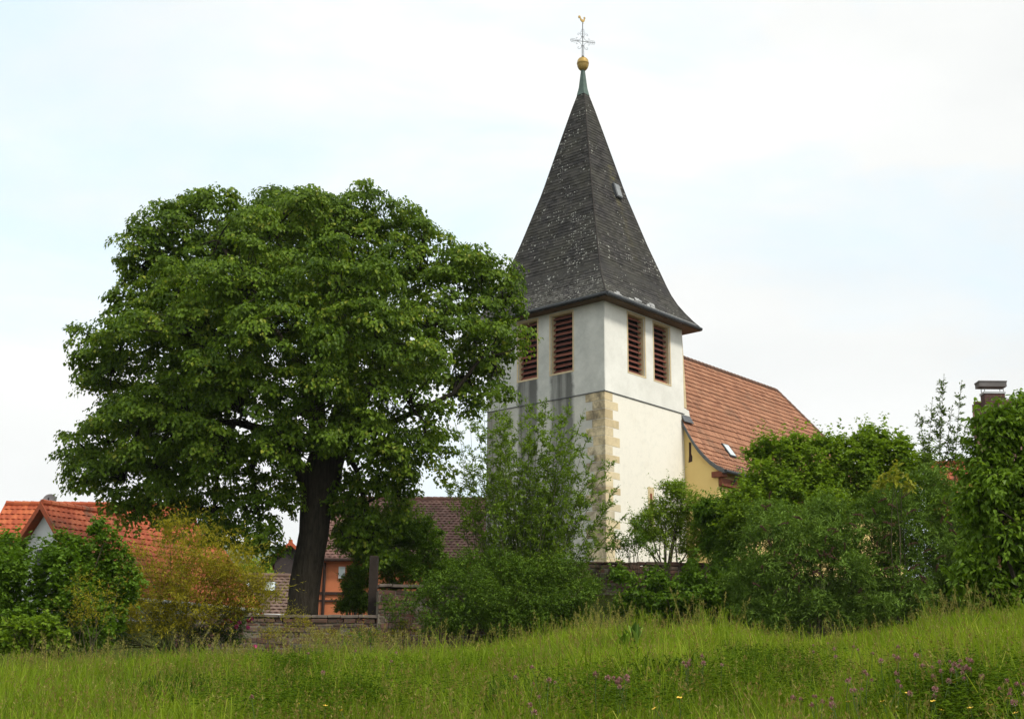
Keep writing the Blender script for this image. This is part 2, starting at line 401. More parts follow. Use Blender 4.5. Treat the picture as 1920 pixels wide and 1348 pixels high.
# ---- general tiled slope: rows of tiles as real, overlapping courses
def tiled(name, mat, parent, left, right, rows, tw_, amp=.02, lift=.03, sub=4, seed=1, under=True, stag=True, tintpow=1, loc=None, v0=0.0):
    """left(v), right(v): 3-D edge curves, v=0 at the eave, 1 at the ridge"""
    rg = np.random.default_rng(seed)
    V = []; Fq = []; tin = []; n0 = 0
    ec = right(0)-left(0); ed = ec/np.linalg.norm(ec)
    base = left(0)
    for i in range(rows):
        va, vb = i/rows, (i+1)/rows
        la, ra, lb_, rb = left(va), right(va), left(vb), right(vb)
        up = (lb_+rb)/2-(la+ra)/2; nr = np.cross(ed, up); nr = nr/(np.linalg.norm(nr)+1e-9)
        if nr[2] < 0: nr = -nr
        def us(L_, R_): return (L_-base) @ ed, (R_-base) @ ed
        a0, a1 = us(la, ra); b0, b1 = us(lb_, rb)
        lo, hi = min(a0, b0), max(a1, b1)
        sh = (.5*tw_ if (stag and i % 2) else 0)
        k0, k1 = math.floor((lo-sh)/tw_*sub), math.ceil((hi-sh)/tw_*sub)
        u = sh+np.arange(k0, k1+1)*tw_/sub
        ph = np.arange(k0, k1+1) % sub / sub
        hgt = amp*(.5-.5*np.cos(2*np.pi*ph))
        rowj = rg.normal(0, .0035)
        tl = np.floor(np.arange(k0, k1)/sub).astype(int); tl -= tl.min()
        tr_ = rg.random(tl.max()+1)**tintpow
        tj = rg.normal(0, .004, tl.max()+1)
        ua, ub = np.clip(u, a0, a1), np.clip(u, b0, b1)
        ca = la-ed*a0+0*base; cb = lb_-ed*b0
        tj_v = np.append(tj[tl], tj[tl[-1]])
        A0 = ca+np.outer(ua, ed)+nr*.0
        A1 = A0+np.outer(lift+hgt+rowj+tj_v, nr)-up*(.05+tj_v[:, None]*2)
        B1 = cb+np.outer(ub, ed)+np.outer(hgt*1+.002, nr)+up*.04
        m = len(u)
        V += [A0, A1, B1]
        idx = np.arange(m-1)
        ok = (ua[1:]-ua[:-1] > 1e-6) | (ub[1:]-ub[:-1] > 1e-6)
        q1 = np.stack([n0+idx, n0+idx+1, n0+m+idx+1, n0+m+idx], 1)[ok]
        q2 = np.stack([n0+m+idx, n0+m+idx+1, n0+2*m+idx+1, n0+2*m+idx], 1)[ok]
        Fq += [q1, q2]; tin += [tr_[tl][ok], tr_[tl][ok]]
        n0 += 3*m
    if under:
        pts = [left(v) for v in np.linspace(0, 1, 9)]+[right(v) for v in np.linspace(0, 1, 9)]
        o = np.array([0, 0, -.07]); V.append(np.array(pts)+o)
        Fq.append(np.array([[n0+j, n0+9+j, n0+10+j, n0+j+1] for j in range(8)])); tin.append(np.full(8, .5))
    return mesh_np(name, np.concatenate(V), [np.concatenate(Fq)], mat, parent, ftint=np.concatenate(tin), loc=loc)
def poly_edge(pts):
    pts = [np.array(p, float) for p in pts]; seg = [np.linalg.norm(pts[i+1]-pts[i]) for i in range(len(pts)-1)]
    cum = np.concatenate([[0], np.cumsum(seg)]); cum /= cum[-1]
    A = np.array(pts)
    return lambda v: np.array([np.interp(v, cum, A[:, k]) for k in range(3)])
def ridge_caps(mb, p, q, r_=.13, ln=.38):
    p, q = np.array(p, float), np.array(q, float); L_ = np.linalg.norm(q-p); n = max(1, int(L_/ln)); d = (q-p)/n
    for k in range(n):
        mb.cur = random.random()
        mb.tube([p+d*k, p+d*(k+1.08)], [r_*1.12, r_*.92], 8)

# ---- spire
def slate_mat():
    m, t, b, _ = newmat('slate_with_lichen'); b.inputs['Roughness'].default_value = .8; b.inputs['Specular IOR Level'].default_value = .12
    geo = t.nodes.new('ShaderNodeNewGeometry').outputs['Position']
    c = ramp(t, attr(t), [(0, (.024, .022, .020)), (.5, (.039, .037, .036)), (1, (.062, .057, .053))]).outputs[0]
    n = noise(t, .9, 6, geo, .65)
    c = mixc(t, ramp(t, n.outputs['Fac'], [(.4, (0, 0, 0)), (.7, (.6, .6, .6))]).outputs[0], c, (.075, .072, .055))
    off = t.nodes.new('ShaderNodeVectorMath'); off.operation = 'SUBTRACT'; t.links.new(geo, off.inputs[0]); off.inputs[1].default_value = tuple(T(S1/2, S2/2, 0))
    def dot(v):
        d = t.nodes.new('ShaderNodeVectorMath'); d.operation = 'DOT_PRODUCT'; t.links.new(off.outputs[0], d.inputs[0]); d.inputs[1].default_value = tuple(v); return d.outputs['Value']
    a, bb, z = dot(er), dot(el), dot(ez)
    # the left face carries more lichen than the right one
    lf = math_(t, 'GREATER_THAN', math_(t, 'MULTIPLY', a, -1.11), math_(t, 'MULTIPLY', bb, -1))
    for sc, lo, amt, colr in ((4.4, .66, .8, (.34, .34, .30)), (8.5, .55, .8, (.33, .33, .29))):
        vo = t.nodes.new('ShaderNodeTexVoronoi'); vo.inputs['Scale'].default_value = sc; t.links.new(geo, vo.inputs['Vector'])
        rv = math_(t, 'SUBTRACT', 1, math_(t, 'MULTIPLY', vo.outputs['Distance'], 1.6))
        pick = t.nodes.new('ShaderNodeSeparateColor'); t.links.new(vo.outputs['Color'], pick.inputs[0])
        dens = noise(t, .75, 4, geo, .7)
        thr = math_(t, 'ADD', math_(t, 'MULTIPLY', math_(t, 'SUBTRACT', dens.outputs['Fac'], .5), 2.6), math_(t, 'ADD', math_(t, 'MULTIPLY', lf, .17), -.02))
        on = math_(t, 'LESS_THAN', pick.outputs[0], thr)
        wob = noise(t, 22, 3, geo)
        s_ = math_(t, 'GREATER_THAN', math_(t, 'ADD', rv, math_(t, 'MULTIPLY', math_(t, 'SUBTRACT', wob.outputs['Fac'], .5), .5)), lo-.05)
        c = mixc(t, math_(t, 'MULTIPLY', math_(t, 'MULTIPLY', on, s_), amt), c, colr)
    # crust of lichen along the lowest courses
    band = ramp(t, math_(t, 'DIVIDE', math_(t, 'SUBTRACT', z, ZE), 2.2), [(0, (1, 1, 1)), (1, (0, 0, 0))]).outputs[0]
    nb = noise(t, 5, 8, geo, .75)
    c = mixc(t, math_(t, 'MULTIPLY', math_(t, 'MULTIPLY', band, math_(t, 'ADD', math_(t, 'MULTIPLY', lf, .5), .35)), ramp(t, nb.outputs['Fac'], [(.48, (0, 0, 0)), (.6, (.8, .8, .8))]).outputs[0]), c, (.24, .235, .21))
    # pale streak below the hatch
    hs = math_(t, 'MULTIPLY', ramp(t, math_(t, 'ABSOLUTE', math_(t, 'SUBTRACT', a, .62)), [(.06, (1, 1, 1)), (.42, (0, 0, 0))]).outputs[0], ramp(t, math_(t, 'DIVIDE', math_(t, 'SUBTRACT', ZE+9.0, z), 7), [(0, (0, 0, 0)), (.02, (1, 1, 1)), (1, (0, 0, 0))]).outputs[0])
    hs = math_(t, 'MULTIPLY', hs, math_(t, 'SUBTRACT', 1, lf))
    c = mixc(t, math_(t, 'MULTIPLY', hs, ramp(t, noise(t, 3, 6, geo).outputs['Fac'], [(.4, (0, 0, 0)), (.65, (.8, .8, .8))]).outputs[0]), c, (.14, .125, .06))
    t.links.new(c, b.inputs['Base Color']); bump(t, b, noise(t, 20, 5, geo).outputs['Fac'], .25, .01)
    return m
M_SLATE = slate_mat()
OV = .75; HA, HB = S1/2+OV, S2/2+OV
KP = [(19.03, 1), (19.27, .954), (19.5, .912), (19.8, .866), (20.15, .815), (20.6, .763), (21.1, .72), (21.75, .675), (23.55, .547), (26.36, .368), (29.43, .2025), (31.45, .092), (32.35, .037)]
def corner(sa, sb):
    return poly_edge([T(S1/2+sa*HA*k, S2/2+sb*HB*k, z+EYE) for z, k in KP])
cs = {k: corner(*k) for k in ((-1, -1), (1, -1), (1, 1), (-1, 1))}
ring = [(-1, -1), (1, -1), (1, 1), (-1, 1)]
sm = MB()
V = []
spire = None
for i in range(4):
    A, B = ring[i], ring[(i+1) % 4]
    o = tiled('spire_slates' if i else 'spire', M_SLATE, church if i == 0 else spire, cs[A], cs[B], 74, .27, 0, .022, 1, seed=20+i, under=True, tintpow=1)
    if i == 0: spire = o
# hips, soffit, eave board
hp = MB()
for A in ring: hp.tube([cs[A](v)+ez*.005 for v in np.linspace(0, 1, 26)], [.032]*26, 6)
hp.build('hip_flashing', simple('dark_hip_slates', (.035, .031, .028), (.05, .044, .04), 6, .85, .1, spec=.1), spire)
so = MB(); zz = ZE-.10
inn = [T(-.035, -.035, zz), T(S1+.035, -.035, zz), T(S1+.035, S2+.035, zz), T(-.035, S2+.035, zz)]
out_ = [T(S1/2+sa*(HA-.02), S2/2+sb*(HB-.02), zz-.04) for sa, sb in ring]
for i in range(4): so.quad(inn[i], inn[(i+1) % 4], out_[(i+1) % 4], out_[i])
so.build('soffit', simple('soffit_boards', (.13, .085, .05), (.09, .06, .035), 4, .85, .1), church)
gb = MB()
for i in range(4):
    A, B = ring[i], ring[(i+1) % 4]
    p = [T(S1/2+A[0]*HA, S2/2+A[1]*HB, ZE-.03), T(S1/2+B[0]*HA, S2/2+B[1]*HB, ZE-.03)]
    gb.tube([p[0], p[1]], .09, 8)
gb.build('eave_gutter', M_GUT, church)
# pale strip added as a painted edge highlight along the right eave
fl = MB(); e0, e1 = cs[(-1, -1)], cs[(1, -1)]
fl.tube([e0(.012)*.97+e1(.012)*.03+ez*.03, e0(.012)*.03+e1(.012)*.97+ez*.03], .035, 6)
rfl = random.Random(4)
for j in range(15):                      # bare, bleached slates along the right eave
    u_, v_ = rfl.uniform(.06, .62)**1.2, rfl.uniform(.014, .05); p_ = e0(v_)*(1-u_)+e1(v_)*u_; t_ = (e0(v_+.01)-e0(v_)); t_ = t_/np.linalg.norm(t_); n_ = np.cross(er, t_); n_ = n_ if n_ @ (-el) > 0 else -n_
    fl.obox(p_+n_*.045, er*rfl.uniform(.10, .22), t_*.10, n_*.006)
fl.build('eave_highlight_and_slates', simple('bleached_slate_and_highlight', (.36, .36, .35), (.22, .22, .21), 6, .6, .1), spire)
# roof hatch on the right face
def on_spire_right(u, v):            # u in -1..1 across, v along
    L_, R_ = cs[(-1, -1)](v), cs[(1, -1)](v); return L_*(1-u)/2+R_*(1+u)/2
hv, hu = .565, .40
c0 = on_spire_right(hu, hv); c1 = on_spire_right(hu, hv+.02); upv = (c1-c0)/np.linalg.norm(c1-c0); nv = np.cross(er, upv); nv = nv if nv @ (-el) > 0 else -nv
h_ = MB(); h_.obox(c0+nv*.08, er*.25, upv*.42, nv*.10)
hat = h_.build('roof_hatch', M_LEAD, spire, bevel=.02)
h2 = MB(); h2.obox(c0+nv*.19, er*.20, upv*.36, nv*.012); h2.build('hatch_lid', simple('pale_zinc', (.28, .29, .29), (.2, .21, .21), 4, .45, .05, metal=.2), hat)
# copper tip, ball, cross, weathercock
TC = T(S1/2, S2/2, 0)
ct = MB()
zs_ = [32.15, 32.6, 33.75]; hw = [.25, .17, .07]
for j in range(2):
    for i in range(4):
        A, B = ring[i], ring[(i+1) % 4]
        f_ = lambda q, k: TC+er*q[0]*hw[k]+el*q[1]*hw[k]+ez*(zs_[k]+EYE)
        ct.quad(f_(A, j), f_(B, j), f_(B, j+1), f_(A, j+1))
ct.build('spire_tip', M_COPPER, spire)
BZ = 34.05+EYE
bl = MB(); bl.lathe(TC+ez*BZ, [(.04, -.40), (.16, -.37), (.25, -.27), (.31, -.12), (.325, 0), (.335, .01), (.335, .05), (.325, .06), (.30, .20), (.24, .30), (.14, .365), (.05, .39)], 24)
bl.build('gilded_ball', M_GOLD, church, smooth=True)
cr = MB(); ax = np.array([math.cos(R(12.7)), math.sin(R(12.7)), 0]); CZ = 35.42+EYE; cc = TC+ez*CZ
def pt(x, z_): return cc+ax*x+ez*z_
cr.tube([TC+ez*(BZ+.36), TC+ez*(36.55+EYE)], .022, 6)
cr.tube([pt(-.69, 0), pt(.69, 0)], .016, 6)
for s_ in (-1, 1): cr.tube([pt(s_*.06, -.98), pt(s_*.06, -.27)], .009, 5)
def spiral(c, r0, r1, a0, turns, sx=1, n=22):
    return [pt(c[0]+sx*(r0+(r1-r0)*k/n)*math.cos(a0+turns*2*math.pi*k/n), c[1]+(r0+(r1-r0)*k/n)*math.sin(a0+turns*2*math.pi*k/n)) for k in range(n+1)]
for sx in (-1, 1):
    for sz in (-1, 1):
        # big C between the arms, curling at both ends
        path = [(.30, .0), (.20, .03), (.12, .09), (.075, .18), (.07, .27), (.10, .35), (.16, .42), (.23, .44), (.28, .41), (.29, .35), (.25, .32), (.21, .34)]
        cr.tube([pt(sx*x, sz*(z_+.04)) for x, z_ in path], .010, 5)
        path = [(.26, .03), (.32, .05), (.37, .10), (.38, .16), (.35, .20), (.31, .19), (.30, .15)]
        cr.tube([pt(sx*x, sz*z_) for x, z_ in path], .009, 5)
    # trefoil ends
    tre = [(.42, 0), (.44, .09), (.50, .12), (.55, .08), (.56, .03), (.58, .10), (.64, .11), (.69, .05), (.69, -.05), (.64, -.11), (.58, -.10), (.56, -.03), (.55, -.08), (.50, -.12), (.44, -.09), (.42, 0)]
    cr.tube([pt(sx*x, z_) for x, z_ in tre], .009, 5)
top = [(0, .42), (.08, .46), (.13, .52), (.10, .58), (.04, .57), (.08, .62), (.08, .70), (.0, .76)]
for sx in (-1, 1): cr.tube([pt(sx*x, z_) for x, z_ in top], .009, 5)
cr.lathe(TC+ez*(BZ+.39), [(.07, 0), (.09, .03), (.05, .09), (.03, .12)], 10)
for zz in (-.27, .27): cr.box(pt(0, zz), (.13, .03, .03), (ax[0], ax[1]))
cr.build('wrought_iron_cross', M_IRON, church)
ck = MB(); KZ = 36.66+EYE
sil = [(-.05, -.06), (.06, -.07), (.12, -.02), (.155, .08), (.165, .17), (.20, .185), (.17, .21), (.165, .25), (.135, .235), (.12, .27), (.09, .235), (.075, .255), (.07, .21), (.085, .13), (.06, .085), (-.02, .085), (-.08, .12), (-.12, .19), (-.14, .27), (-.19, .31), (-.25, .31), (-.30, .26), (-.29, .19), (-.24, .14), (-.215, .17), (-.24, .20), (-.215, .22), (-.19, .17), (-.18, .10), (-.14, .03)]
ck.prism([TC+ez*(KZ+z_)+ax*(x*.85) for x, z_ in sil], np.array([-ax[1], ax[0], 0])*.06)
ck.tube([TC+ez*(KZ-.14), TC+ez*(KZ-.04)], .012, 6); ck.tube([TC+ez*(KZ-.12)+ax*.02, TC+ez*(KZ-.16)+ax*.09], .01, 5)
ck.build('weathercock', M_GOLD, church, bevel=.012)

# ---- nave: gable wall, south wall, big tiled roof hipped at the far end
M_NTILE = tilemat('nave_clay_tiles', [(0, (.23, .098, .053)), (.25, (.31, .138, .072)), (.8, (.38, .176, .096)), (.98, (.42, .21, .118)), (1, (.14, .07, .045))], moss=(.17, .088, .05), mscale=.6, mlo=.50)
GA = S1+.02                                   # gable plane position along er
NW = 1.93                                     # wall stands out past the tower face
def Nn(a, w, z): return T(a, -w, z)           # w to the south (towards viewer right)
prof = [(2.42, 12.93), (1.95, 13.18), (1.47, 13.56), (1.0, 14.07), (.56, 14.68), (-.17, 16.0), (-3.75, 20.83)]
RZ = 20.83
gw = MB()
NE = 27.2
gprof = [(w_, z_-.12) for w_, z_ in prof if w_ <= NW]
north = [(-7.5-w_, z_) for w_, z_ in gprof[::-1]]
poly = [Nn(GA, NW, 6)]+[Nn(GA, NW, 13.05)]+[Nn(GA, w_, z_) for w_, z_ in gprof]+[Nn(GA, w_, z_) for w_, z_ in north[1:]]+[Nn(GA, -7.5-NW, 6)]
gw.add(poly, [tuple(range(len(poly)))])
south = [(GA, 6), (NE-.3, 6), (NE-.3, 13.05), (GA, 13.05)]
gw.quad(Nn(GA, NW, 6), Nn(NE-.4, NW, 6), Nn(NE-.4, NW, 13.05), Nn(GA, NW, 13.05))
gw.quad(Nn(NE-.4, NW, 6), Nn(NE-.4, -7.5-NW, 6), Nn(NE-.4, -7.5-NW, 13.05), Nn(NE-.4, NW, 13.05))
gw.quad(Nn(NE-.4, -7.5-NW, 6), Nn(GA, -7.5-NW, 6), Nn(GA, -7.5-NW, 13.05), Nn(NE-.4, -7.5-NW, 13.05))
gw.build('nave_wall', M_YEL, church)
RE = 22.64
VG = GA-.18
def medge(a_eave, a_ridge, side=1):
    tot = prof[0][0]-prof[-1][0]
    return poly_edge([Nn(a_eave+(a_ridge-a_eave)*(prof[0][0]-w_)/tot, w_ if side > 0 else -7.5-w_, z_) for w_, z_ in prof])
nroof = tiled('nave_roof', M_NTILE, church, medge(VG, VG), medge(NE, RE), 25, .21, .03, .050, 4, seed=5, stag=False)
tiled('far_slope', M_NTILE, nroof, medge(NE, RE, -1), medge(VG, VG, -1), 25, .21, .028, .045, 4, seed=6)
tiled('hipped_end', M_NTILE, nroof, medge(NE, RE), medge(NE, RE, -1), 25, .21, .028, .045, 4, seed=7)
rc = MB(); ridge_caps(rc, Nn(S1+PR, -3.75, RZ+.05), Nn(RE, -3.75, RZ+.05), .12)
eh = medge(NE, RE)
hp_ = [eh(v)+ez*.06 for v in np.linspace(0, 1, 8)]
for i in range(7): ridge_caps(rc, hp_[i], hp_[i+1], .10)
rc.build('ridge_tiles', simple('ridge_clay', (.20, .11, .075), (.12, .075, .055), 3, .8, .2), nroof)
# verge board
vb = MB(); ev = medge(VG, VG); n = 14
vv = [ev(v) for v in np.linspace(0, .62, n)]
for i in range(n-1):
    p, q2 = vv[i], vv[i+1]
    vb.hexa([p-er*.05-ez*.17, p-er*.005-ez*.17, q2-er*.005-ez*.17, q2-er*.05-ez*.17, p-er*.05+ez*.06, p-er*.005+ez*.06, q2-er*.005+ez*.06, q2-er*.05+ez*.06])
vb.build('verge_board', M_LEAD, church)
# slate-grey flashing at the verge top and white wall block beside it
fb = MB(); p = ev(.40); q2 = ev(.36)
upn = (p-q2)/np.linalg.norm(p-q2); nn = np.cross(upn, er); nn = nn if nn[2] > 0 else -nn
fb.obox(Nn(VG+.40, -.05, 15.87)+nn*.10, er*.42, upn*.30, nn*.02)
fb.build('flashing', M_LEAD, church)
wb_ = MB(); wb_.hexa([Nn(S1-.0+PR, -.02, 16.05), Nn(S1+.62, -.02, 16.05), Nn(S1+.62, -1.0, 16.05), Nn(S1+PR, -1.0, 16.05), Nn(S1+PR, -.02, 16.45), Nn(S1+.55, -.02, 16.35), Nn(S1+.55, -1.0, 16.35), Nn(S1+PR, -1.0, 16.45)])
wb_.build('shoulder_block', M_PL, church)
st_ = MB(); st_.hexa([Nn(S1+PR+.002, -.022, 16.46), Nn(S1+.36, -.022, 16.46), Nn(S1+.36, -.6, 16.46), Nn(S1+PR+.002, -.6, 16.46), Nn(S1+PR+.002, -.022, ZE-.2), Nn(S1+.10, -.022, ZE-.2), Nn(S1+.10, -.6, ZE-.2), Nn(S1+PR+.002, -.6, ZE-.2)])
st_.build('corner_strip', M_OCHRE, church)
# eave beams and gutter
eb = MB()
eb.hexa([Nn(GA-.22, NW-.25, 12.62), Nn(GA-.22, NW+.38, 12.62), Nn(GA+.25, NW+.38, 12.62), Nn(GA+.25, NW-.25, 12.62), Nn(GA-.22, NW-.25, 12.90), Nn(GA-.22, NW+.38, 12.90), Nn(GA+.25, NW+.38, 12.90), Nn(GA+.25, NW-.25, 12.90)])
eb.hexa([Nn(GA+.02, NW+.02, 12.22), Nn(GA+.02, NW+.22, 12.22), Nn(NE-.5, NW+.22, 12.22), Nn(NE-.5, NW+.02, 12.22), Nn(GA+.02, NW+.02, 12.60), Nn(GA+.02, NW+.22, 12.60), Nn(NE-.5, NW+.22, 12.60), Nn(NE-.5, NW+.02, 12.60)])
eb.build('eave_beam', M_BROWN, church, bevel=.02)
ng = MB(); ng.tube([Nn(VG, 2.50, 12.86), Nn(NE, 2.50, 12.86)], .085, 8); ng.tube([Nn(GA+.9, 2.50, 12.84), Nn(GA+.9, 2.3, 12.5), Nn(GA+.9, 2.02, 12.2), Nn(GA+.9, 2.02, 6.5)], .05, 7)
ng.build('gutter', M_GUT, church)
# skylight, snow guard, lightning hook
def on_nave(a, v): 
    p0 = ev(v); p = p0+er*(a-VG); u_ = ev(min(1, v+.02))-ev(v-.02); u_ = u_/np.linalg.norm(u_); n_ = np.cross(u_, er); n_ = n_ if n_[2] > 0 else -n_; return p, u_, n_
p, u_, n_ = on_nave(S1+3.0, .235)
k = MB(); k.obox(p+n_*.07, er*.32, u_*.45, n_*.06); sk = k.build('skylight', M_GUT, nroof, bevel=.01)
k = MB(); k.obox(p+n_*.135, er*.25, u_*.38, n_*.008)
m_glass, t_, b_g, _ = newmat('skylight_glass'); b_g.inputs['Base Color'].default_value = (.55, .62, .62, 1); b_g.inputs['Roughness'].default_value = .12; b_g.inputs['Specular IOR Level'].default_value = .9
k.build('pane', m_glass, sk)
k = MB()
for j in range(2): 
    p1, u_, n_ = on_nave(S1+1.7, .055+.012*j); p2, _, _ = on_nave(S1+8.7, .055+.012*j)
    k.tube([p1+n_*(.14+.07*j), p2+n_*(.14+.07*j)], .016, 5)
for a in np.arange(1.8, 8.7, .85):
    p1, u_, n_ = on_nave(S1+a, .05); k.tube([p1, p1+n_*.26], .018, 5)
for a in np.arange(1.72, 8.7, .12):
    p1, u_, n_ = on_nave(S1+a, .055); p2, _, _ = on_nave(S1+a, .067); k.tube([p1+n_*.08, p2+n_*.22], .006, 4)
k.build('snow_guard', M_GUT, nroof)
# dark slot in the gable wall, arched window in the south wall
k = MB(); k.prism([Nn(GA-.006, .22, 13.55), Nn(GA-.006, .45, 13.6), Nn(GA-.006, .46, 13.85), Nn(GA-.006, .40, 14.0), Nn(GA-.006, .42, 14.55), Nn(GA-.006, .28, 14.6), Nn(GA-.006, .27, 13.9)], er*.01)
k.build('wall_slot', simple('dark_slot_wood', (.05, .022, .015), None, 6, .8, .1), church)
k = MB(); aw = GA+1.5
arch = [(-.45, 9.0), (.45, 9.0), (.45, 11.2)]+[(.45*math.cos(t__), 11.2+.6*math.sin(t__)) for t__ in np.linspace(.2, math.pi-.2, 9)]+[(-.45, 11.2)]
k.prism([Nn(aw+x, NW+.01, z_) for x, z_ in arch], el*.05); aw_o = k.build('arched_window', M_DARK, church)
k = MB(); k.tube([Nn(aw+x*1.12, NW+.04, z_) for x, z_ in arch[2:]+[(-.45, 9.0)]]+[], .07, 6); k.build('window_frame', M_BROWN, aw_o)

# ------------------------------------------------------------------ terrain
SKX = np.array([-400, 0, 200, 420, 700, 800, 900, 1000, 1100, 1200, 1300, 1380, 1450, 1510, 1570, 1700, 1800, 1920, 2400])
SKY_ = np.array([1228, 1226, 1217, 1212, 1205, 1203, 1196, 1178, 1155, 1145, 1142, 1150, 1178, 1190, 1180, 1155, 1137, 1134, 1128])
_cx = (SKX-960)/2486*18
_cz = np.array([EYE+18*ray(x, y)[2]-.42 for x, y in zip(SKX, SKY_)])
def sstep(a, b, x): t_ = np.clip((x-a)/(b-a), 0, 1); return t_*t_*(3-2*t_)
def ground(x, y):
    x = np.asarray(x, float); y = np.asarray(y, float)
    zc = np.interp(x*18/np.maximum(y, 9), _cx, _cz)
    near = np.where(y > 0, zc*(np.maximum(y, 0)/18)**.78, y*.12)
    right = sstep(-1, 5, x)
    back = 2.72+.72*right
    z = np.where(y < 18, near, zc+(back-zc)*sstep(18, 39, y))
    z = z+.05*np.sin(x*1.7+y*.6)*np.sin(y*1.3-x*.4)*sstep(3, 8, y)
    yard = sstep(-4.4, -3.4, x)
    upper = 4.15*(1-yard)+(5.2+1.9*sstep(44, 57, y))*yard
    z = z+(upper-z)*sstep(41.3, 42.2, y+0*x)
    z = z+(3.4+0*x-z)*sstep(46, 58, y)*(1-sstep(-8, -3, x))
    z = z+(5+0*x-z)*sstep(75, 110, y)
    return z
xs = np.concatenate([-np.geomspace(4000, 30, 20), np.linspace(-28, 28, 113), np.geomspace(30, 4000, 20)])
ys = np.concatenate([np.linspace(-60, -2, 9), np.linspace(-1, 48, 99), np.linspace(49, 112, 30), np.geomspace(120, 4200, 22)])
GX, GY = np.meshgrid(xs, ys); GZ = ground(GX, GY)
nxx, nyy = len(xs), len(ys)
ii = (np.arange(nyy-1)[:, None]*nxx+np.arange(nxx-1)[None]).ravel()
m_gr, t_, b_, _ = newmat('meadow_soil'); b_.inputs['Roughness'].default_value = .95; b_.inputs['Specular IOR Level'].default_value = .02
n_ = noise(t_, .7, 6, objco(t_)); t_.links.new(ramp(t_, n_.outputs['Fac'], [(.3, (.030, .040, .010)), (.7, (.055, .060, .018))]).outputs[0], b_.inputs['Base Color'])
gnd = mesh_np('ground', np.stack([GX.ravel(), GY.ravel(), GZ.ravel()], 1), [np.stack([ii, ii+1, ii+nxx+1, ii+nxx], 1)], m_gr, smooth=True)
tag(gnd, kind='structure')

# distant hills
def hills(name, pts, Y, depth, mat):
    """pts: (x, z) ridge line; a rounded ridge"""
    xs_ = np.linspace(pts[0][0], pts[-1][0], 160); zr = np.interp(xs_, [p[0] for p in pts], [p[1] for p in pts])
    zr = zr+np.sin(xs_*.022)*5+np.sin(xs_*.08+1)*3+rng.normal(0, 1.5, 160)
    V = []; k = 14
    for j in range(k+1):
        a = j/k*math.pi; V.append(np.stack([xs_, np.full(160, Y-depth*math.cos(a)), 4+(zr-4)*math.sin(a)**.8 if j not in (0, k) else np.full(160, 3.)], 1))
    i0 = (np.arange(k)[:, None]*160+np.arange(159)[None]).ravel()
    return tag(mesh_np(name, np.concatenate(V), [np.stack([i0, i0+1, i0+161, i0+160], 1)], mat, smooth=True), kind='structure')
M_HILL = simple('wooded_hillside', (.035, .062, .03), (.055, .085, .035), .008, .95, 0)
hills('hills', [(-2800, 120), (-1680, 250), (-1000, 325), (-600, 304), (-365, 286), (-80, 200), (480, 160), (2800, 120)], 2600, 480, M_HILL)

# ------------------------------------------------------------------ stone walls
M_RUBBLE = None
def rubble_mat():
    m, t, b, _ = newmat('red_sandstone_rubble'); b.inputs['Roughness'].default_value = .92; b.inputs['Specular IOR Level'].default_value = .15
    geo = objco(t)
    c = ramp(t, attr(t), [(0, (.065, .036, .027)), (.35, (.12, .056, .040)), (.7, (.155, .083, .058)), (.92, (.15, .11, .08)), (1, (.12, .105, .085))]).outputs[0]
    n = noise(t, 7, 7, geo, .7)
    c = mixc(t, ramp(t, n.outputs['Fac'], [(.40, (0, 0, 0)), (.62, (.85, .85, .85))]).outputs[0], c, (.065, .055, .043))
    n2 = noise(t, 2.3, 6, geo, .7)
    c = mixc(t, ramp(t, n2.outputs['Fac'], [(.6, (0, 0, 0)), (.72, (.6, .6, .6))]).outputs[0], c, (.06, .075, .03))
    t.links.new(c, b.inputs['Base Color']); bump(t, b, n.outputs['Fac'], .5, .03); return m
M_RUBBLE = rubble_mat()
M_MORTAR = simple('old_lime_mortar', (.20, .17, .13), (.13, .11, .085), 8, .95, .3)
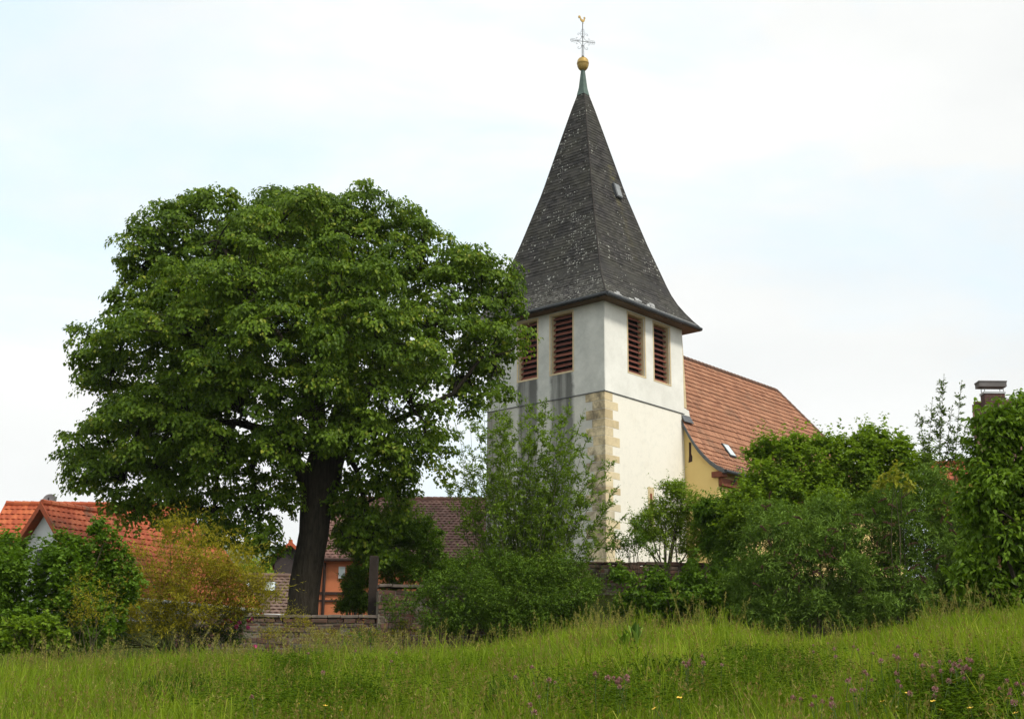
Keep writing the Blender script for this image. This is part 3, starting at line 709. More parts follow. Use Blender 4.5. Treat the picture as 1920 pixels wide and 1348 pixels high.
def stone_wall(name, label, x0, y0, x1, y1, zb, z0, z1, thick=.5, seed=1, pale_cap=False):
    rs = random.Random(seed)
    L_ = math.hypot(x1-x0, y1-y0); ax_ = ((x1-x0)/L_, (y1-y0)/L_); pv = (-ax_[1], ax_[0])
    root = thing(name, (x0, y0, zb), label, 'stone wall')
    core = MB(); core.obox(((x0+x1)/2+pv[0]*thick/2, (y0+y1)/2+pv[1]*thick/2, (zb+min(z0, z1))/2-.05), (ax_[0]*L_/2, ax_[1]*L_/2, 0), (pv[0]*(thick/2-.03), pv[1]*(thick/2-.03), 0), (0, 0, (min(z0, z1)-zb)/2-.06))
    core.build('mortar_core', M_MORTAR, root)
    st = MB()
    z = zb; row = 0
    while True:
        h = rs.uniform(.10, .20)
        u = -rs.uniform(0, .3); done = True
        while u < L_:
            w = rs.uniform(.14, .52); ua, ub = max(u, 0), min(u+w, L_)
            top = z0+(z1-z0)*((ua+ub)/2/L_)
            if ub-ua > .06 and z+.5*h < top:
                done = False
                hh = min(h, max(.08, top-z))+rs.uniform(-.015, .015); st.cur = rs.random()
                pr = rs.uniform(-.03, .025); g = .012; j = lambda: rs.uniform(-.014, .014)
                vs = []
                for zz in (z+g, z+hh-g):
                    for (uu, dd) in ((ua+g, -pr), (ub-g, -pr), (ub-g, thick+pr), (ua+g, thick+pr)):
                        uu += j(); dd += j(); vs.append((x0+ax_[0]*uu+pv[0]*dd, y0+ax_[1]*uu+pv[1]*dd, zz+j()))
                st.hexa(vs)
            u += w
        z += h; row += 1
        if done or row > 60: break
    st.build('stones', M_RUBBLE, root, bevel=.018)
    if pale_cap:
        cp = MB(); u = 0
        while u < L_-.02:
            w = min(rs.uniform(.3, .7), L_-u); top = z0+(z1-z0)*((u+w/2)/L_)
            cp.cur = rs.random()
            cp.obox((x0+ax_[0]*(u+w/2)+pv[0]*thick/2, y0+ax_[1]*(u+w/2)+pv[1]*thick/2, top+.06+rs.uniform(-.01, .01)), (ax_[0]*(w/2-.008), ax_[1]*(w/2-.008), rs.uniform(-.008, .008)), (pv[0]*(thick/2+.04), pv[1]*(thick/2+.04), 0), (0, 0, .045))
            u += w
        cp.build('coping', simple('pale_coping_stone', (.19, .15, .12), (.10, .08, .065), 5, .9, .3), root, bevel=.012)
    return root
A0 = P(330, 1160, 40.6); A1 = P(709, 1154, 41)
stone_wall('stone_wall', 'low red sandstone rubble wall in front of the linden trunk', A0[0], A0[1], A1[0], A1[1], 2.7, 4.18, 4.22, .5, 3, True)
B0 = P(711, 1096, 41); B1 = P(880, 1096, 41.6)
stone_wall('stone_wall', 'shoulder-high rubble wall with pale top, right of the gate post', B0[0], B0[1]-.1, B1[0], B1[1]-.1, 2.7, 5.17, 5.17, .6, 4, True)
C0 = P(884, 1056, 41.6); C1 = P(1480, 1050, 43.2)
stone_wall('stone_wall', 'tall churchyard retaining wall below the church tower, half hidden by bushes', C0[0], C0[1], C1[0], C1[1], 3.0, 6.08, 6.28, .5, 5)
# gate post
gp = MB(); g0 = P(690, 1150, 41.9); g1 = P(706, 1150, 41.9); pxm = g1[0]-g0[0]; zt = P(698, 1042, 41.9)[2]
gp.box(((g0[0]+g1[0])/2, 41.9, (3.6+zt)/2), (pxm, .26, zt-3.6)); 
gp_o = gp.build('gate_post', simple('weathered_post_wood', (.035, .024, .018), (.018, .013, .010), 5, .9, .4), None, loc=((g0[0]+g1[0])/2, 41.9, 3.6), bevel=.015)
tag(gp_o, 'dark square wooden gate post between the low and the high stone wall', 'post')

# ------------------------------------------------------------------ village houses
M_RED = tilemat('orange_red_tiles', [(0, (.29, .060, .024)), (.5, (.40, .088, .034)), (1, (.46, .13, .055))], moss=(.10, .06, .035), mscale=1.1, mlo=.53)
M_RED2 = tilemat('new_orange_tiles', [(0, (.34, .070, .026)), (.5, (.45, .10, .036)), (1, (.50, .14, .05))])
M_BTILE = tilemat('brown_tiles', [(0, (.12, .06, .047)), (.5, (.165, .085, .065)), (1, (.21, .115, .09))], moss=(.08, .07, .05), mscale=.7, mlo=.58)
M_DTILE = tilemat('dull_brown_tiles', [(0, (.12, .075, .055)), (.5, (.155, .095, .07)), (1, (.19, .12, .09))])
M_WHITE = simple('white_render', (.62, .63, .62), (.52, .53, .52), 1.5, .9, .1)
M_GREYW = simple('grey_render', (.40, .43, .44), (.33, .36, .37), 1.5, .9, .1)
M_ORW = simple('orange_render', (.60, .20, .085), (.50, .16, .07), 1.2, .9, .1)
M_SHING = simple('brown_slate_cladding', (.050, .038, .035), (.032, .025, .024), 7, .7, .2)
M_DWOOD = simple('dark_timber', (.055, .03, .022), (.03, .018, .014), 6, .8, .2)
def gable_house(name, label, A, rd, length, half, slope, eave_over, zg, mroof, mwall, rows, tw_, over=.35, cap=True, seed=1, wallname='wall', eave2=None):
    """A: ridge start (3-D); rd: ridge direction (2-D unit)"""
    A = np.array(A, float); rd = np.array([rd[0], rd[1], 0.]); g = np.array([rd[1], -rd[0], 0.])
    root = thing(name, (A[0], A[1], zg), label, 'house')
    w = MB(); e = half; B = A+rd*length; ins = .14
    a, b_ = A+rd*over, B-rd*over
    def sec(p): return [p-g*e*1+ez*(zg-p[2]), p+g*e+ez*(zg-p[2]), p+g*e-ez*(slope*e+ins), p-ez*ins, p-g*e-ez*(slope*e+ins)]
    s0, s1 = sec(a), sec(b_)
    w.add(s0, [tuple(range(5))]); w.add(s1, [tuple(range(5))[::-1]])
    for i, j in ((1, 2), (4, 0)): w.quad(s0[i], s1[i], s1[j], s0[j])
    w.build(wallname, mwall, root)
    E_ = half+eave_over
    mk = lambda sgn, st: poly_edge([st+g*sgn*E_-ez*slope*E_, st])
    rf = tiled('roof', mroof, root, mk(1, A), mk(1, B), rows, tw_, .03, .04, 4, seed=seed)
    tiled('far_slope', mroof, rf, mk(-1, B), mk(-1, A), rows, tw_, .03, .04, 4, seed=seed+1)
    for st in (A, B):
        for sgn in (1, -1):
            vb = MB()
            p, q_ = st+g*sgn*E_-ez*slope*E_, st
            d = rd*.03*(1 if st is B else -1)
            vb.hexa([p-ez*.2-rd*.03+d, p-ez*.2+rd*.03+d, q_-ez*.2+rd*.03+d, q_-ez*.2-rd*.03+d, p+ez*.07-rd*.03+d, p+ez*.07+rd*.03+d, q_+ez*.07+rd*.03+d, q_+ez*.07-rd*.03+d])
            vb.build('verge_tiles', mroof, root)
    if cap:
        c = MB(); ridge_caps(c, A+ez*.05, B+ez*.05, .13, .36); c.build('ridge_tiles', mroof, rf)
    return root, g, rd
A = np.array([-18.044, 50, 9.02]); rdv = np.array([.555, .832])
h1, g1, r1 = gable_house('village_house', 'orange-tiled house at the left with a pale gable facing the bushes', A, rdv, 8.75, 3.05, 1.06, .35, 3.2, M_RED, M_WHITE, 15, .24, seed=31)
k = MB(); k.tube([A+g1*3.5-ez*1.06*3.4+r1*0, A+g1*3.5-ez*1.06*3.4+r1*8.7], .07, 7); k.build('gutter', M_WHITE, h1)
k = MB(); pw = A+r1*.32-ez*2.2; k.obox(pw, g1*.42, r1*.03, ez*.5); wn = k.build('window', M_GUT, h1)
# house behind, ridge square on to the view
Bk = P(12, 946, 60)
hb, gb_, rb_ = gable_house('village_house', 'orange-tiled house behind, its long ridge carrying a satellite dish at the left', Bk, (1, 0.02), 8.6, 3.3, 1.05, .35, 3.2, M_RED2, M_WHITE, 15, .26, seed=41)
# satellite dish
dp = P(93, 938, 59.6)
dish = thing('satellite_dish', (dp[0], dp[1], dp[2]-.6), 'grey satellite dish standing on the orange house ridge at the left', 'satellite dish')
k = MB(); prof_ = [(.001, .09), (.12, .08), (.22, .05), (.30, 0), (.31, -.012), (.29, -.012), (.21, .03), (.11, .06), (.001, .07)]
nd = np.array([.15, -.95, .3]); nd /= np.linalg.norm(nd); uu = np.cross(nd, ez); uu /= np.linalg.norm(uu); vv_ = np.cross(uu, nd)
vs = []; n = 20
for r_, z_ in prof_:
    for j in range(n): vs.append(dp+uu*r_*math.cos(2*math.pi*j/n)+vv_*r_*1.05*math.sin(2*math.pi*j/n)-nd*z_)
k.add(vs, [(i*n+j, i*n+(j+1) % n, (i+1)*n+(j+1) % n, (i+1)*n+j) for i in range(len(prof_)-1) for j in range(n)])
k.build('reflector', simple('grey_dish_metal', (.17, .16, .165), (.13, .12, .125), 4, .5, 0), dish, smooth=True)
k = MB(); k.tube([dp-nd*.08, dp-nd*.2-ez*.15, dp-nd*.2-ez*1.0], .025, 6); k.build('mast', M_LEAD, dish)
k = MB(); k.tube([dp-vv_*.28, dp+nd*.3-vv_*.05], .012, 5); k.tube([dp+nd*.27-vv_*.07, dp+nd*.36-vv_*.03], .04, 7); k.build('receiver_arm', M_GUT, dish)
# brown low roof with two skylights
Br = P(432, 1079, 66); Br2 = P(539, 1081, 66)
hc, gc, rc_ = gable_house('village_house', 'low brown-roofed house with two roof windows, left of the linden trunk', Br, (.987, .163), Br2[0]-Br[0]+.2, 2.0+2.4, .48, .3, 3.3, M_DTILE, M_WHITE, 13, .3, seed=51)
for (qx, qy) in ((506, 1105), (458, 1106)):
    dn = gc-ez*.48; dn = dn/np.linalg.norm(dn); n_ = np.cross(rc_, dn); n_ = n_ if n_[2] > 0 else -n_
    d = ray(qx, qy); o_ = np.array([0, 0, EYE]); c = o_+d*(((Br-o_) @ n_)/(d @ n_))
    k = MB(); k.obox(c+n_*.1, rc_*.29, dn*.62, n_*.07); so_ = k.build('skylight', M_GUT, hc)
    k = MB(); k.obox(c+n_*.175, rc_*.23, dn*.55, n_*.008); k.build('pane', m_glass, so_)
ge = Br+gc*4.72-ez*(.48*4.7-.03); k = MB(); k.tube([ge, ge+rc_*(Br2[0]-Br[0]+.2)], .09, 7); k.build('gutter', M_WHITE, hc)
# dark clad gable behind the trunk
Dk = P(545, 1016, 85)
gable_house('village_house', 'dark brown clad gable house with a bright orange roof behind the linden trunk', Dk, (-.163, .987), 7, .95, .86, .2, 3.5, M_RED2, M_SHING, 10, .3, seed=61)
# barn behind the tree and the tower
b0, b1 = P(609, 935, 75), P(1040, 935, 75)
hB, gB, rB = gable_house('barn', 'long orange barn with a dull brown tiled roof, left behind the church tower', b0, (1, 0), b1[0]-b0[0], 4.7, .80, .35, 3.4, M_BTILE, M_ORW, 24, .27, over=.45, seed=71)
hB['category'] = 'barn'
wy = 75-4.7-.02
k = MB()
def zb_(py): return P(620, py, wy)[2]
for py, hh in ((1112, .14), (1126, .09)): k.box(((b0[0]+b1[0])/2, wy-.03, zb_(py)), (b1[0]-b0[0]-1.2, .08, hh))
for qx in (607, 668): k.box((P(qx, 1100, wy)[0], wy-.05, 6.2), (.14, .08, 5.6))
k.build('timber_beam', M_DWOOD, hB)
k = MB(); x_ = P(609, 1100, wy)[0]; ze_ = b0[2]-.8*5.05
k.tube([(b0[0]-.3, wy-.5, ze_+.0), (b1[0], wy-.5, ze_)], .09, 7); k.tube([(x_-.1, wy-.5, ze_-.05), (x_, wy-.28, ze_-.5), (x_, wy-.14, ze_-.8), (x_, wy-.14, 3.4)], .055, 7)
k.build('gutter', M_DWOOD, hB)
wx = P(641, 1073, wy); k = MB(); k.box((wx[0], wy-.02, wx[2]), (.22, .05, .5)); wnb = k.build('window', m_glass, hB); k = MB()
for dx in (-.14, .14): k.box((wx[0]+dx, wy-.04, wx[2]), (.06, .07, .62))
for dz in (-.28, .28): k.box((wx[0], wy-.04, wx[2]+dz), (.215, .07, .06))
k.build('window_frame', M_WHITE, wnb)

# right: brown roof with a brick chimney
Hc = P(1826, 762, 47)
hR, gR, rR = gable_house('village_house', 'brown-roofed house at the far right behind the cherry tree', Hc, (.947, -.322), 9, 3.6, .9, .35, 4.2, M_BTILE, M_BROWN, 16, .26, seed=81)
def brick_mat():
    m, t, b, _ = newmat('chimney_bricks'); b.inputs['Roughness'].default_value = .9
    br = t.nodes.new('ShaderNodeTexBrick'); mp_ = t.nodes.new('ShaderNodeMapping'); mp_.inputs['Rotation'].default_value = (math.pi/2, 0, 0)
    t.links.new(objco(t), mp_.inputs[0]); t.links.new(mp_.outputs[0], br.inputs['Vector'])
    br.inputs['Scale'].default_value = 1; br.inputs['Brick Width'].default_value = .25; br.inputs['Row Height'].default_value = .08; br.inputs['Mortar Size'].default_value = .008
    br.inputs['Color1'].default_value = (.085, .028, .018, 1); br.inputs['Color2'].default_value = (.055, .022, .016, 1); br.inputs['Mortar'].default_value = (.09, .07, .06, 1)
    t.links.new(br.outputs['Color'], b.inputs['Base Color']); return m
Yc = 46.2; q0, q1 = P(1846.5, 735, Yc), P(1885, 735, Yc); zc0 = Hc[2]-.9; zc1 = P(1866, 737, Yc)[2]; cxm = (q0[0]+q1[0])/2; cw = q1[0]-q0[0]
k = MB(); k.box((cxm, Yc+cw*.35, (zc0+zc1)/2), (cw, cw*.55, zc1-zc0)); ch = k.build('chimney', brick_mat(), hR)
k = MB(); k.box((cxm, Yc+cw*.35, zc1+.035), (cw+.05, cw*.55+.05, .07)); k.build('chimney_flashing', simple('bright_zinc', (.45, .46, .46), (.36, .37, .37), 3, .4, .05, metal=.3), ch)
zt0, zt1 = P(1866, 724, Yc)[2], P(1866, 716, Yc)[2]; x0c, x1c = P(1837, 720, Yc)[0], P(1888, 720, Yc)[0]
k = MB(); k.box(((x0c+x1c)/2, Yc+cw*.35, (zt0+zt1)/2), (x1c-x0c, cw*.62, zt1-zt0)); k.box(((x0c+x1c)/2, Yc+cw*.35, zt1+.03), (x1c-x0c+.04, cw*.66, .05))
for sx in (-1, 1):
    for sy in (-1, 1): k.tube([(cxm+sx*cw*.46, Yc+cw*.35+sy*cw*.22, zc1), (cxm+sx*cw*.46, Yc+cw*.35+sy*cw*.22, zt0)], .014, 5)
k.build('chimney_cap', simple('cap_metal', (.14, .125, .12), (.10, .09, .085), 3, .55, .05), ch)
# low orange roof behind the sapling
Rl = P(1735, 872, 62); Rl2 = P(1990, 872, 62)
gable_house('village_house', 'low orange-tiled roof showing behind the thin sapling at the right', Rl, (.956, -.293), 8, 3, .9, .3, 6, M_RED, M_SHING, 13, .26, seed=91)

# ------------------------------------------------------------------ foliage tools
def nrm(a): return a/(np.linalg.norm(a, axis=1, keepdims=True)+1e-9)
def leaves(name, P0, D, Nn_, L, Wd, mat, parent, tint, fold=.18, big=False, loc=None):
    n = len(P0); D = nrm(D); Sx = nrm(np.cross(D, Nn_)); N2 = np.cross(Sx, D)
    L = np.broadcast_to(L, n)[:, None]; Wd = np.broadcast_to(Wd, n)[:, None]
    if not big:
        V = np.stack([P0, P0+D*L*.42+Sx*Wd*.5+N2*Wd*fold, P0+D*L-N2*L*.08, P0+D*L*.42-Sx*Wd*.5+N2*Wd*fold], 1).reshape(-1, 3)
        b = np.arange(n)*4
        F = np.concatenate([np.stack([b, b+1, b+2], 1), np.stack([b, b+2, b+3], 1)]); k = 4
    else:
        c1 = P0+D*L*.30+N2*L*.05; c2 = P0+D*L*.66+N2*L*.02
        V = np.stack([P0, c1+Sx*Wd*.46+N2*Wd*fold, c2+Sx*Wd*.42+N2*Wd*fold, P0+D*L-N2*L*.12, c2-Sx*Wd*.42+N2*Wd*fold, c1-Sx*Wd*.46+N2*Wd*fold], 1).reshape(-1, 3)
        b = np.arange(n)*6
        F = np.concatenate([np.stack([b, b+1, b+2, b+3], 1), np.stack([b, b+3, b+4, b+5], 1)]); k = 6
    return mesh_np(name, V, [F], mat, parent, tint=np.repeat(tint, k), loc=loc)
def lobes3(lobes, Y):
    out = []
    for lo in lobes:
        px, py, rx, ry = lo[:4]; dy = lo[4] if len(lo) > 4 else 0
        s = px_m(py, Y+dy); c = P(px, py, Y+dy); dr = lo[5] if len(lo) > 5 else .5*(rx+ry)*s
        out.append((c, np.array([rx*s, dr, ry*s])))
    return out
def sample_lobes(lb, n, rg, shell=.72, interior=.2, backcull=.55, dmin=0, over=1.0, up=0):
    w = np.array([r_[0]*r_[2]+r_[0]*r_[1]+r_[1]*r_[2] for _, r_ in lb]); w = w/w.sum()
    Ps, Os = [], []
    tot = 0; tries = 0
    while tot < n and tries < 60:
        tries += 1
        m = n*2
        k = rg.choice(len(lb), m, p=w); u = nrm(rg.normal(size=(m, 3)))
        C = np.array([c for c, _ in lb])[k]; Rr = np.array([r_ for _, r_ in lb])[k]
        inn = rg.random(m) < interior
        f = np.where(inn, rg.uniform(.25, .85, m), rg.uniform(shell, over, m))
        p = C+u*Rr*f[:, None]; o = nrm(u/Rr)
        keep = np.ones(m, bool)
        for j, (c, r_) in enumerate(lb):
            q = np.sum(((p-c)/r_)**2, 1); keep &= (q > .62) | (k == j) | inn
        if up: keep &= ~((o[:, 2] < -.25) & (rg.random(m) < up))
        keep &= ~((o[:, 1] > .35) & (rg.random(m) < backcull))
        Ps.append(p[keep]); Os.append(o[keep]); tot += keep.sum()
    p = np.concatenate(Ps)[:n*3]; o = np.concatenate(Os)[:n*3]
    if dmin:
        kept = []; grid = {}
        for i in range(len(p)):
            c = tuple((p[i]//dmin).astype(int)); bad = False
            for a in (-1, 0, 1):
                for b in (-1, 0, 1):
                    for d in (-1, 0, 1):
                        for j in grid.get((c[0]+a, c[1]+b, c[2]+d), ()):
                            if np.sum((p[i]-p[j])**2) < dmin*dmin: bad = True
            if not bad: grid.setdefault(c, []).append(i); kept.append(i)
            if len(kept) >= n: break
        p, o = p[kept], o[kept]
    return p[:n], o[:n]
def sublobes(lb, rg, per=7, lo=.34, hi=.56, flat=.8, core=.6):
    out = []
    for c, r_ in lb:
        u = nrm(rg.normal(size=(per*3, 3))); u = u[(u[:, 1] < .45) | (rg.random(len(u)) < .35)]
        kept = []
        for q in u:
            if all(q @ w_ < .62 for w_ in kept): kept.append(q)
            if len(kept) >= per: break
        mr = (r_[0]*r_[2])**.5
        for q in kept:
            rr = mr*rg.uniform(lo, hi); out.append((c+q*(r_-rr*.55), np.array([rr, rr, rr*flat])))
        if core: out.append((c, r_*core))
    return out
def shoot_leaves(p, d, length, k, L, Wd, rg, droop=.3, side=.9, tintr=.5, spread=.0, curve=.25, start=.08, tipgain=.25, opp=False):
    """leaves along twigs that start at p and head along d"""
    n = len(p); d = nrm(d); length = np.broadcast_to(length, n)
    t = np.tile((np.arange(k)+rg.random((n, k))*.5)/k, 1)*(1-start)+start
    t = np.sort(t, 1)
    up = np.array([0, 0, 1.]); s1 = nrm(np.cross(d, up+rg.normal(0, .25, (n, 3)))); s2 = np.cross(s1, d)
    ang = (np.arange(k)[None]*(math.pi if opp else 2.4)+rg.random((n, 1))*6.28+rg.normal(0, .5, (n, k)))
    S_ = s1[:, None]*np.cos(ang)[..., None]+s2[:, None]*np.sin(ang)[..., None]*(.45)
    base = p[:, None]+d[:, None]*(t*length[:, None])[..., None]-up*(curve*t**2*length[:, None])[..., None]+rg.normal(0, spread, (n, k, 3))
    D = d[:, None]*.55+S_*side-up*droop+rg.normal(0, .22, (n, k, 3))
    Nm = up+d[:, None]*.25+rg.normal(0, .38, (n, k, 3))
    LL = L*(rg.uniform(.65, 1.15, (n, k)))*(1-.35*t**3); WW = Wd/L*LL
    ti = np.clip(tintr*rg.random((n, 1))+(1-tintr-tipgain)*rg.random((n, k))+tipgain*t*rg.random((n, 1))*1.2, 0, 1)
    f = lambda a: a.reshape(-1, *a.shape[2:])
    return f(base), f(D), f(Nm), f(LL), f(WW), f(ti)
def twig_tubes(mb, p, d, length, rad, curve=.25):
    d = nrm(d); length = np.broadcast_to(length, len(p))
    for i in range(len(p)):
        pts = [p[i]+d[i]*length[i]*t-np.array([0, 0, 1.])*curve*t*t*length[i] for t in (0, .5, 1)]
        mb.tube(pts, [rad, rad*.7, rad*.3], 3, cap=False)
def curve3(a, b, bend, n=6):
    a, b = np.array(a, float), np.array(b, float); t = np.linspace(0, 1, n)[:, None]
    return list(a+(b-a)*t+np.array(bend)*np.sin(t*math.pi))
def shrub(name, label, cat, lobes, Y, mat, base, n_shoots, slen, k, L, Wd, seed, barkm, up=.55, out=.6, noise_=.45, droop=.3, stems=10, srad=.03, interior=.25, fold=.18, big=False, twigs=150, group=None, curve=.25, side=.9, spread=.01, tipgain=.25, tintr=.5, shell=.72, part='foliage', opp=False, dy_base=0, backcull=.55, dens=1.9, leaders=.10, sub=6):
    rg = np.random.default_rng(seed); b = P(base[0], base[1], Y+dy_base); gz = float(ground(b[0], b[1])); b[2] = gz-.05
    root = thing(name, b, label, cat, group)
    n_shoots = int(n_shoots*dens); L, Wd = L*1.22, Wd*1.28
    lb = lobes3(lobes, Y)
    if sub: lb = sublobes(lb, rg, sub)
    p, o = sample_lobes(lb, n_shoots, rg, shell, interior, backcull)
    p[:, 2] = np.maximum(p[:, 2], ground(p[:, 0], p[:, 1])+.05)
    d = o*out+np.array([0, 0, up])+rg.normal(0, noise_, p.shape)
    ln = slen*rg.uniform(.5, 1.35, len(p))
    lead = rg.random(len(p)) < leaders; d[lead] += np.array([0, 0, .45])+.35*o[lead]; ln[lead] *= 1.7
    p = p-nrm(d)*ln[:, None]*np.where(lead, .2, .55)[:, None]
    a = shoot_leaves(p, d, ln, k, L, Wd, rg, droop, side, tintr, spread, curve, tipgain=tipgain, opp=opp)
    leaves(part, a[0], a[1], a[2], a[3], a[4], mat, root, a[5], fold, big)
    mb = MB()
    idx = rg.choice(len(p), min(stems, len(p)), replace=False)
    for i in idx:
        st = b+np.array([rg.normal(0, .18), rg.normal(0, .15), 0])
        mb.tube(curve3(st, p[i], rg.normal(0, .12, 3)+np.array([0, 0, .1]), 6), list(np.linspace(srad, srad*.3, 6)), 5, cap=False)
    sel = rg.choice(len(p), min(twigs, len(p)), replace=False)
    twig_tubes(mb, p[sel], d[sel], ln[sel], max(.004, srad*.16), curve)
    mb.build('stems', barkm, root)
    return root
M_BARK = None
def bark_mat(name, c1, c2, sc=1.0):
    m, t, b, _ = newmat(name); b.inputs['Roughness'].default_value = .95; b.inputs['Specular IOR Level'].default_value = .1
    mp_ = t.nodes.new('ShaderNodeMapping'); mp_.inputs['Scale'].default_value = (9*sc, 9*sc, 1.3*sc); t.links.new(objco(t), mp_.inputs[0])
    n = noise(t, 1.4, 8, mp_.outputs[0], .7, .6)
    t.links.new(ramp(t, n.outputs['Fac'], [(.35, c1), (.65, c2)]).outputs[0], b.inputs['Base Color']); bump(t, b, n.outputs['Fac'], .9, .05); return m
M_BARK = bark_mat('linden_bark', (.016, .013, .009), (.050, .041, .029))
M_TWIG = bark_mat('twig_bark', (.05, .042, .026), (.10, .085, .05), 2)
M_GREENTWIG = bark_mat('green_twig_bark', (.06, .065, .028), (.11, .115, .05), 2)

# ------------------------------------------------------------------ the linden
LY = 43.0
rg = np.random.default_rng(11)
lind = [
 (620, 425, 120, 90, 0), (400, 455, 118, 102, .5), (515, 430, 110, 85, -1.2), (300, 475, 68, 78, 0), (715, 470, 95, 102, .5),
 (850, 560, 100, 102, .2), (915, 640, 62, 112, .3), (290, 640, 120, 105, 0), (195, 695, 58, 55, .5), (205, 830, 76, 76, 0),
 (235, 895, 95, 58, -.5), (400, 620, 140, 120, -2.6), (560, 600, 140, 130, -3.2), (705, 640, 130, 120, -2.6), (455, 775, 120, 100, -2.2),
 (330, 800, 110, 100, -1.5), (585, 770, 80, 85, -2.8), (765, 755, 105, 105, -1.6), (880, 715, 50, 75, .8), (720, 860, 60, 68, -1.2),
 (800, 845, 52, 68, 0), (490, 965, 52, 78, -.8), (400, 950, 60, 62, .6), (690, 960, 46, 70, .2), (640, 530, 100, 90, -3.6), (470, 540, 100, 90, -3.2),
 (300, 930, 70, 50, 1.2), (250, 780, 90, 70, -1.0), (390, 850, 90, 60, -.8), (300, 880, 80, 60, -.6), (470, 890, 60, 60, -.6), (170, 880, 55, 60, .3), (340, 560, 90, 70, -1), (810, 620, 70, 70, -1.5), (650, 800, 60, 60, -1.8), (600, 690, 90, 70, -3.2), (790, 475, 66, 62, .3), (755, 430, 50, 50, .5), (172, 850, 45, 60, .2), (430, 830, 70, 60, -2.6), (545, 840, 50, 46, -2.9), (690, 800, 55, 55, -2.2), (255, 950, 70, 36, .2), (345, 970, 60, 40, .4), (425, 990, 52, 44, .2), (900, 520, 60, 50, .4), (350, 400, 60, 50, .4), (180, 640, 44, 36, .2), (250, 500, 40, 50, .3),
 (650, 935, 40, 55, .2), (745, 925, 48, 58, .4), (700, 1005, 40, 42, .3), (640, 1010, 26, 40, .4), (545, 930, 24, 40, -.5), (950, 560, 30, 60, .3),
 (450, 600, 150, 130, 2.4), (680, 640, 140, 130, 2.4), (330, 780, 120, 100, 2.2), (570, 430, 120, 70, 1.8)]
lb = lobes3(lind, LY)
tb = P(568, 1150, LY); tb[2] = float(ground(tb[0], tb[1]))-.1
linden = thing('linden_tree', tb, 'large old linden with dark leaning trunk and broad dense crown', 'tree')
lbs = sublobes(lb, rg, 10, .32, .54, .75, .66)
cp, co_ = sample_lobes(lbs, 2900, rg, .84, .14, .5, dmin=.36, over=1.05, up=.4)
print('linden clumps', len(cp))
print('linden clumps', len(cp))
# clumps: drooping umbrellas of heart-shaped leaves
nl = 135
Rc = rg.uniform(.30, .58, len(cp)); m = len(cp)
u = np.sqrt(rg.random((m, nl)))*1.0; ph = rg.random((m, nl))*6.283
tilt = nrm(np.array([0, 0, 1.])+co_*.55+rg.normal(0, .22, co_.shape))
t1 = nrm(np.cross(tilt, np.array([.3, 1., .1]))); t2 = np.cross(tilt, t1)
rad = t1[:, None]*np.cos(ph)[..., None]+t2[:, None]*np.sin(ph)[..., None]
lump = 1+.28*np.sin(3*ph+rg.random((m, 1))*6.28)+.2*np.sin(5*ph+rg.random((m, 1))*6.28)
base = cp[:, None]+rad*(u*lump*Rc[:, None])[..., None]+tilt[:, None]*((.42*(1-u**2)-.15-rg.random((m, nl))**2.0*.42)*Rc[:, None])[..., None]
base = base+rg.normal(0, .035, base.shape)
D = rad*(.75)-np.array([0, 0, 1.])*(.55+.5*u[..., None])+rg.normal(0, .35, base.shape)
Nm = tilt[:, None]+rad*.55*u[..., None]+rg.normal(0, .34, base.shape)
LL = rg.uniform(.07, .17, (m, nl)); ti = np.clip(.40*rg.random((m, 1))+.42*rg.random((m, nl))+.26*(rg.random((m, nl)) > .75), 0, 1)
f = lambda a: a.reshape(-1, *a.shape[2:])
M_LIND = leafmat('linden_leaf', (.024, .050, .008), (.112, .165, .022), (.24, .24, .06), .36, .42, .35)
leaves('crown', f(base), f(D), f(Nm), f(LL), f(LL)*.82, M_LIND, linden, f(ti), .16)
# trunk and limbs
tr = MB()
def PL(px, py, dy=0): return P(px, py, LY+dy)
s_ = px_m(950, LY)
trunk_pts = [(562, 1165, 31), (567, 1140, 28.5), (575, 1100, 28), (583, 1050, 27.5), (587, 1000, 27.5), (591, 950, 29.5), (598, 905, 38), (612, 860, 34), (632, 810, 25), (648, 760, 20), (652, 700, 16), (640, 600, 12), (625, 500, 8), (615, 430, 4)]
pts = [PL(a, b_) for a, b_, _ in trunk_pts]; pts[0][2] = tb[2]
wob = rg.normal(0, .03, (len(pts), 3)); 
tr.tube([p+w_ for p, w_ in zip(pts, wob)], [q_*s_ for _, _, q_ in trunk_pts], 18)
# buttress roots / fluting
for a in np.linspace(0, 6.28, 8)[:-1]:
    r0 = 27*s_; e = np.array([math.cos(a), math.sin(a), 0])
    tr.tube([pts[0]+e*r0*1.05-ez*.05, pts[1]+e*r0*.80, pts[3]+e*r0*.66, pts[5]+e*r0*.66], [.14, .12, .10, .04], 7)
fork = PL(601, 890)
limb = [[(594, 925), (560, 880), (530, 845), (490, 805), (440, 790), (370, 800)], [(632, 815), (660, 770), (690, 730), (725, 690), (775, 650), (850, 580)],
        [(600, 875), (590, 790), (560, 700), (510, 620), (455, 530), (410, 450)], [(600, 860), (603, 760), (604, 660), (606, 560), (610, 450)], [(530, 850), (470, 850), (400, 870), (320, 880), (230, 850)],
        [(640, 830), (700, 810), (770, 780), (850, 740), (910, 660)], [(545, 700), (480, 690), (400, 680), (300, 650), (210, 690)], [(604, 640), (570, 560), (530, 480), (515, 420)], [(500, 620), (420, 560), (330, 500), (290, 460)],
        [(490, 810), (480, 880), (485, 960), (490, 1010)], [(640, 830), (672, 880), (690, 950), (692, 1010)], [(440, 790), (410, 860), (400, 960)]]
dys = [-1.2, .2, -1.5, -.5, .2, -.6, .4, -1, .2, -.6, .1, .3]
mid_pts = []
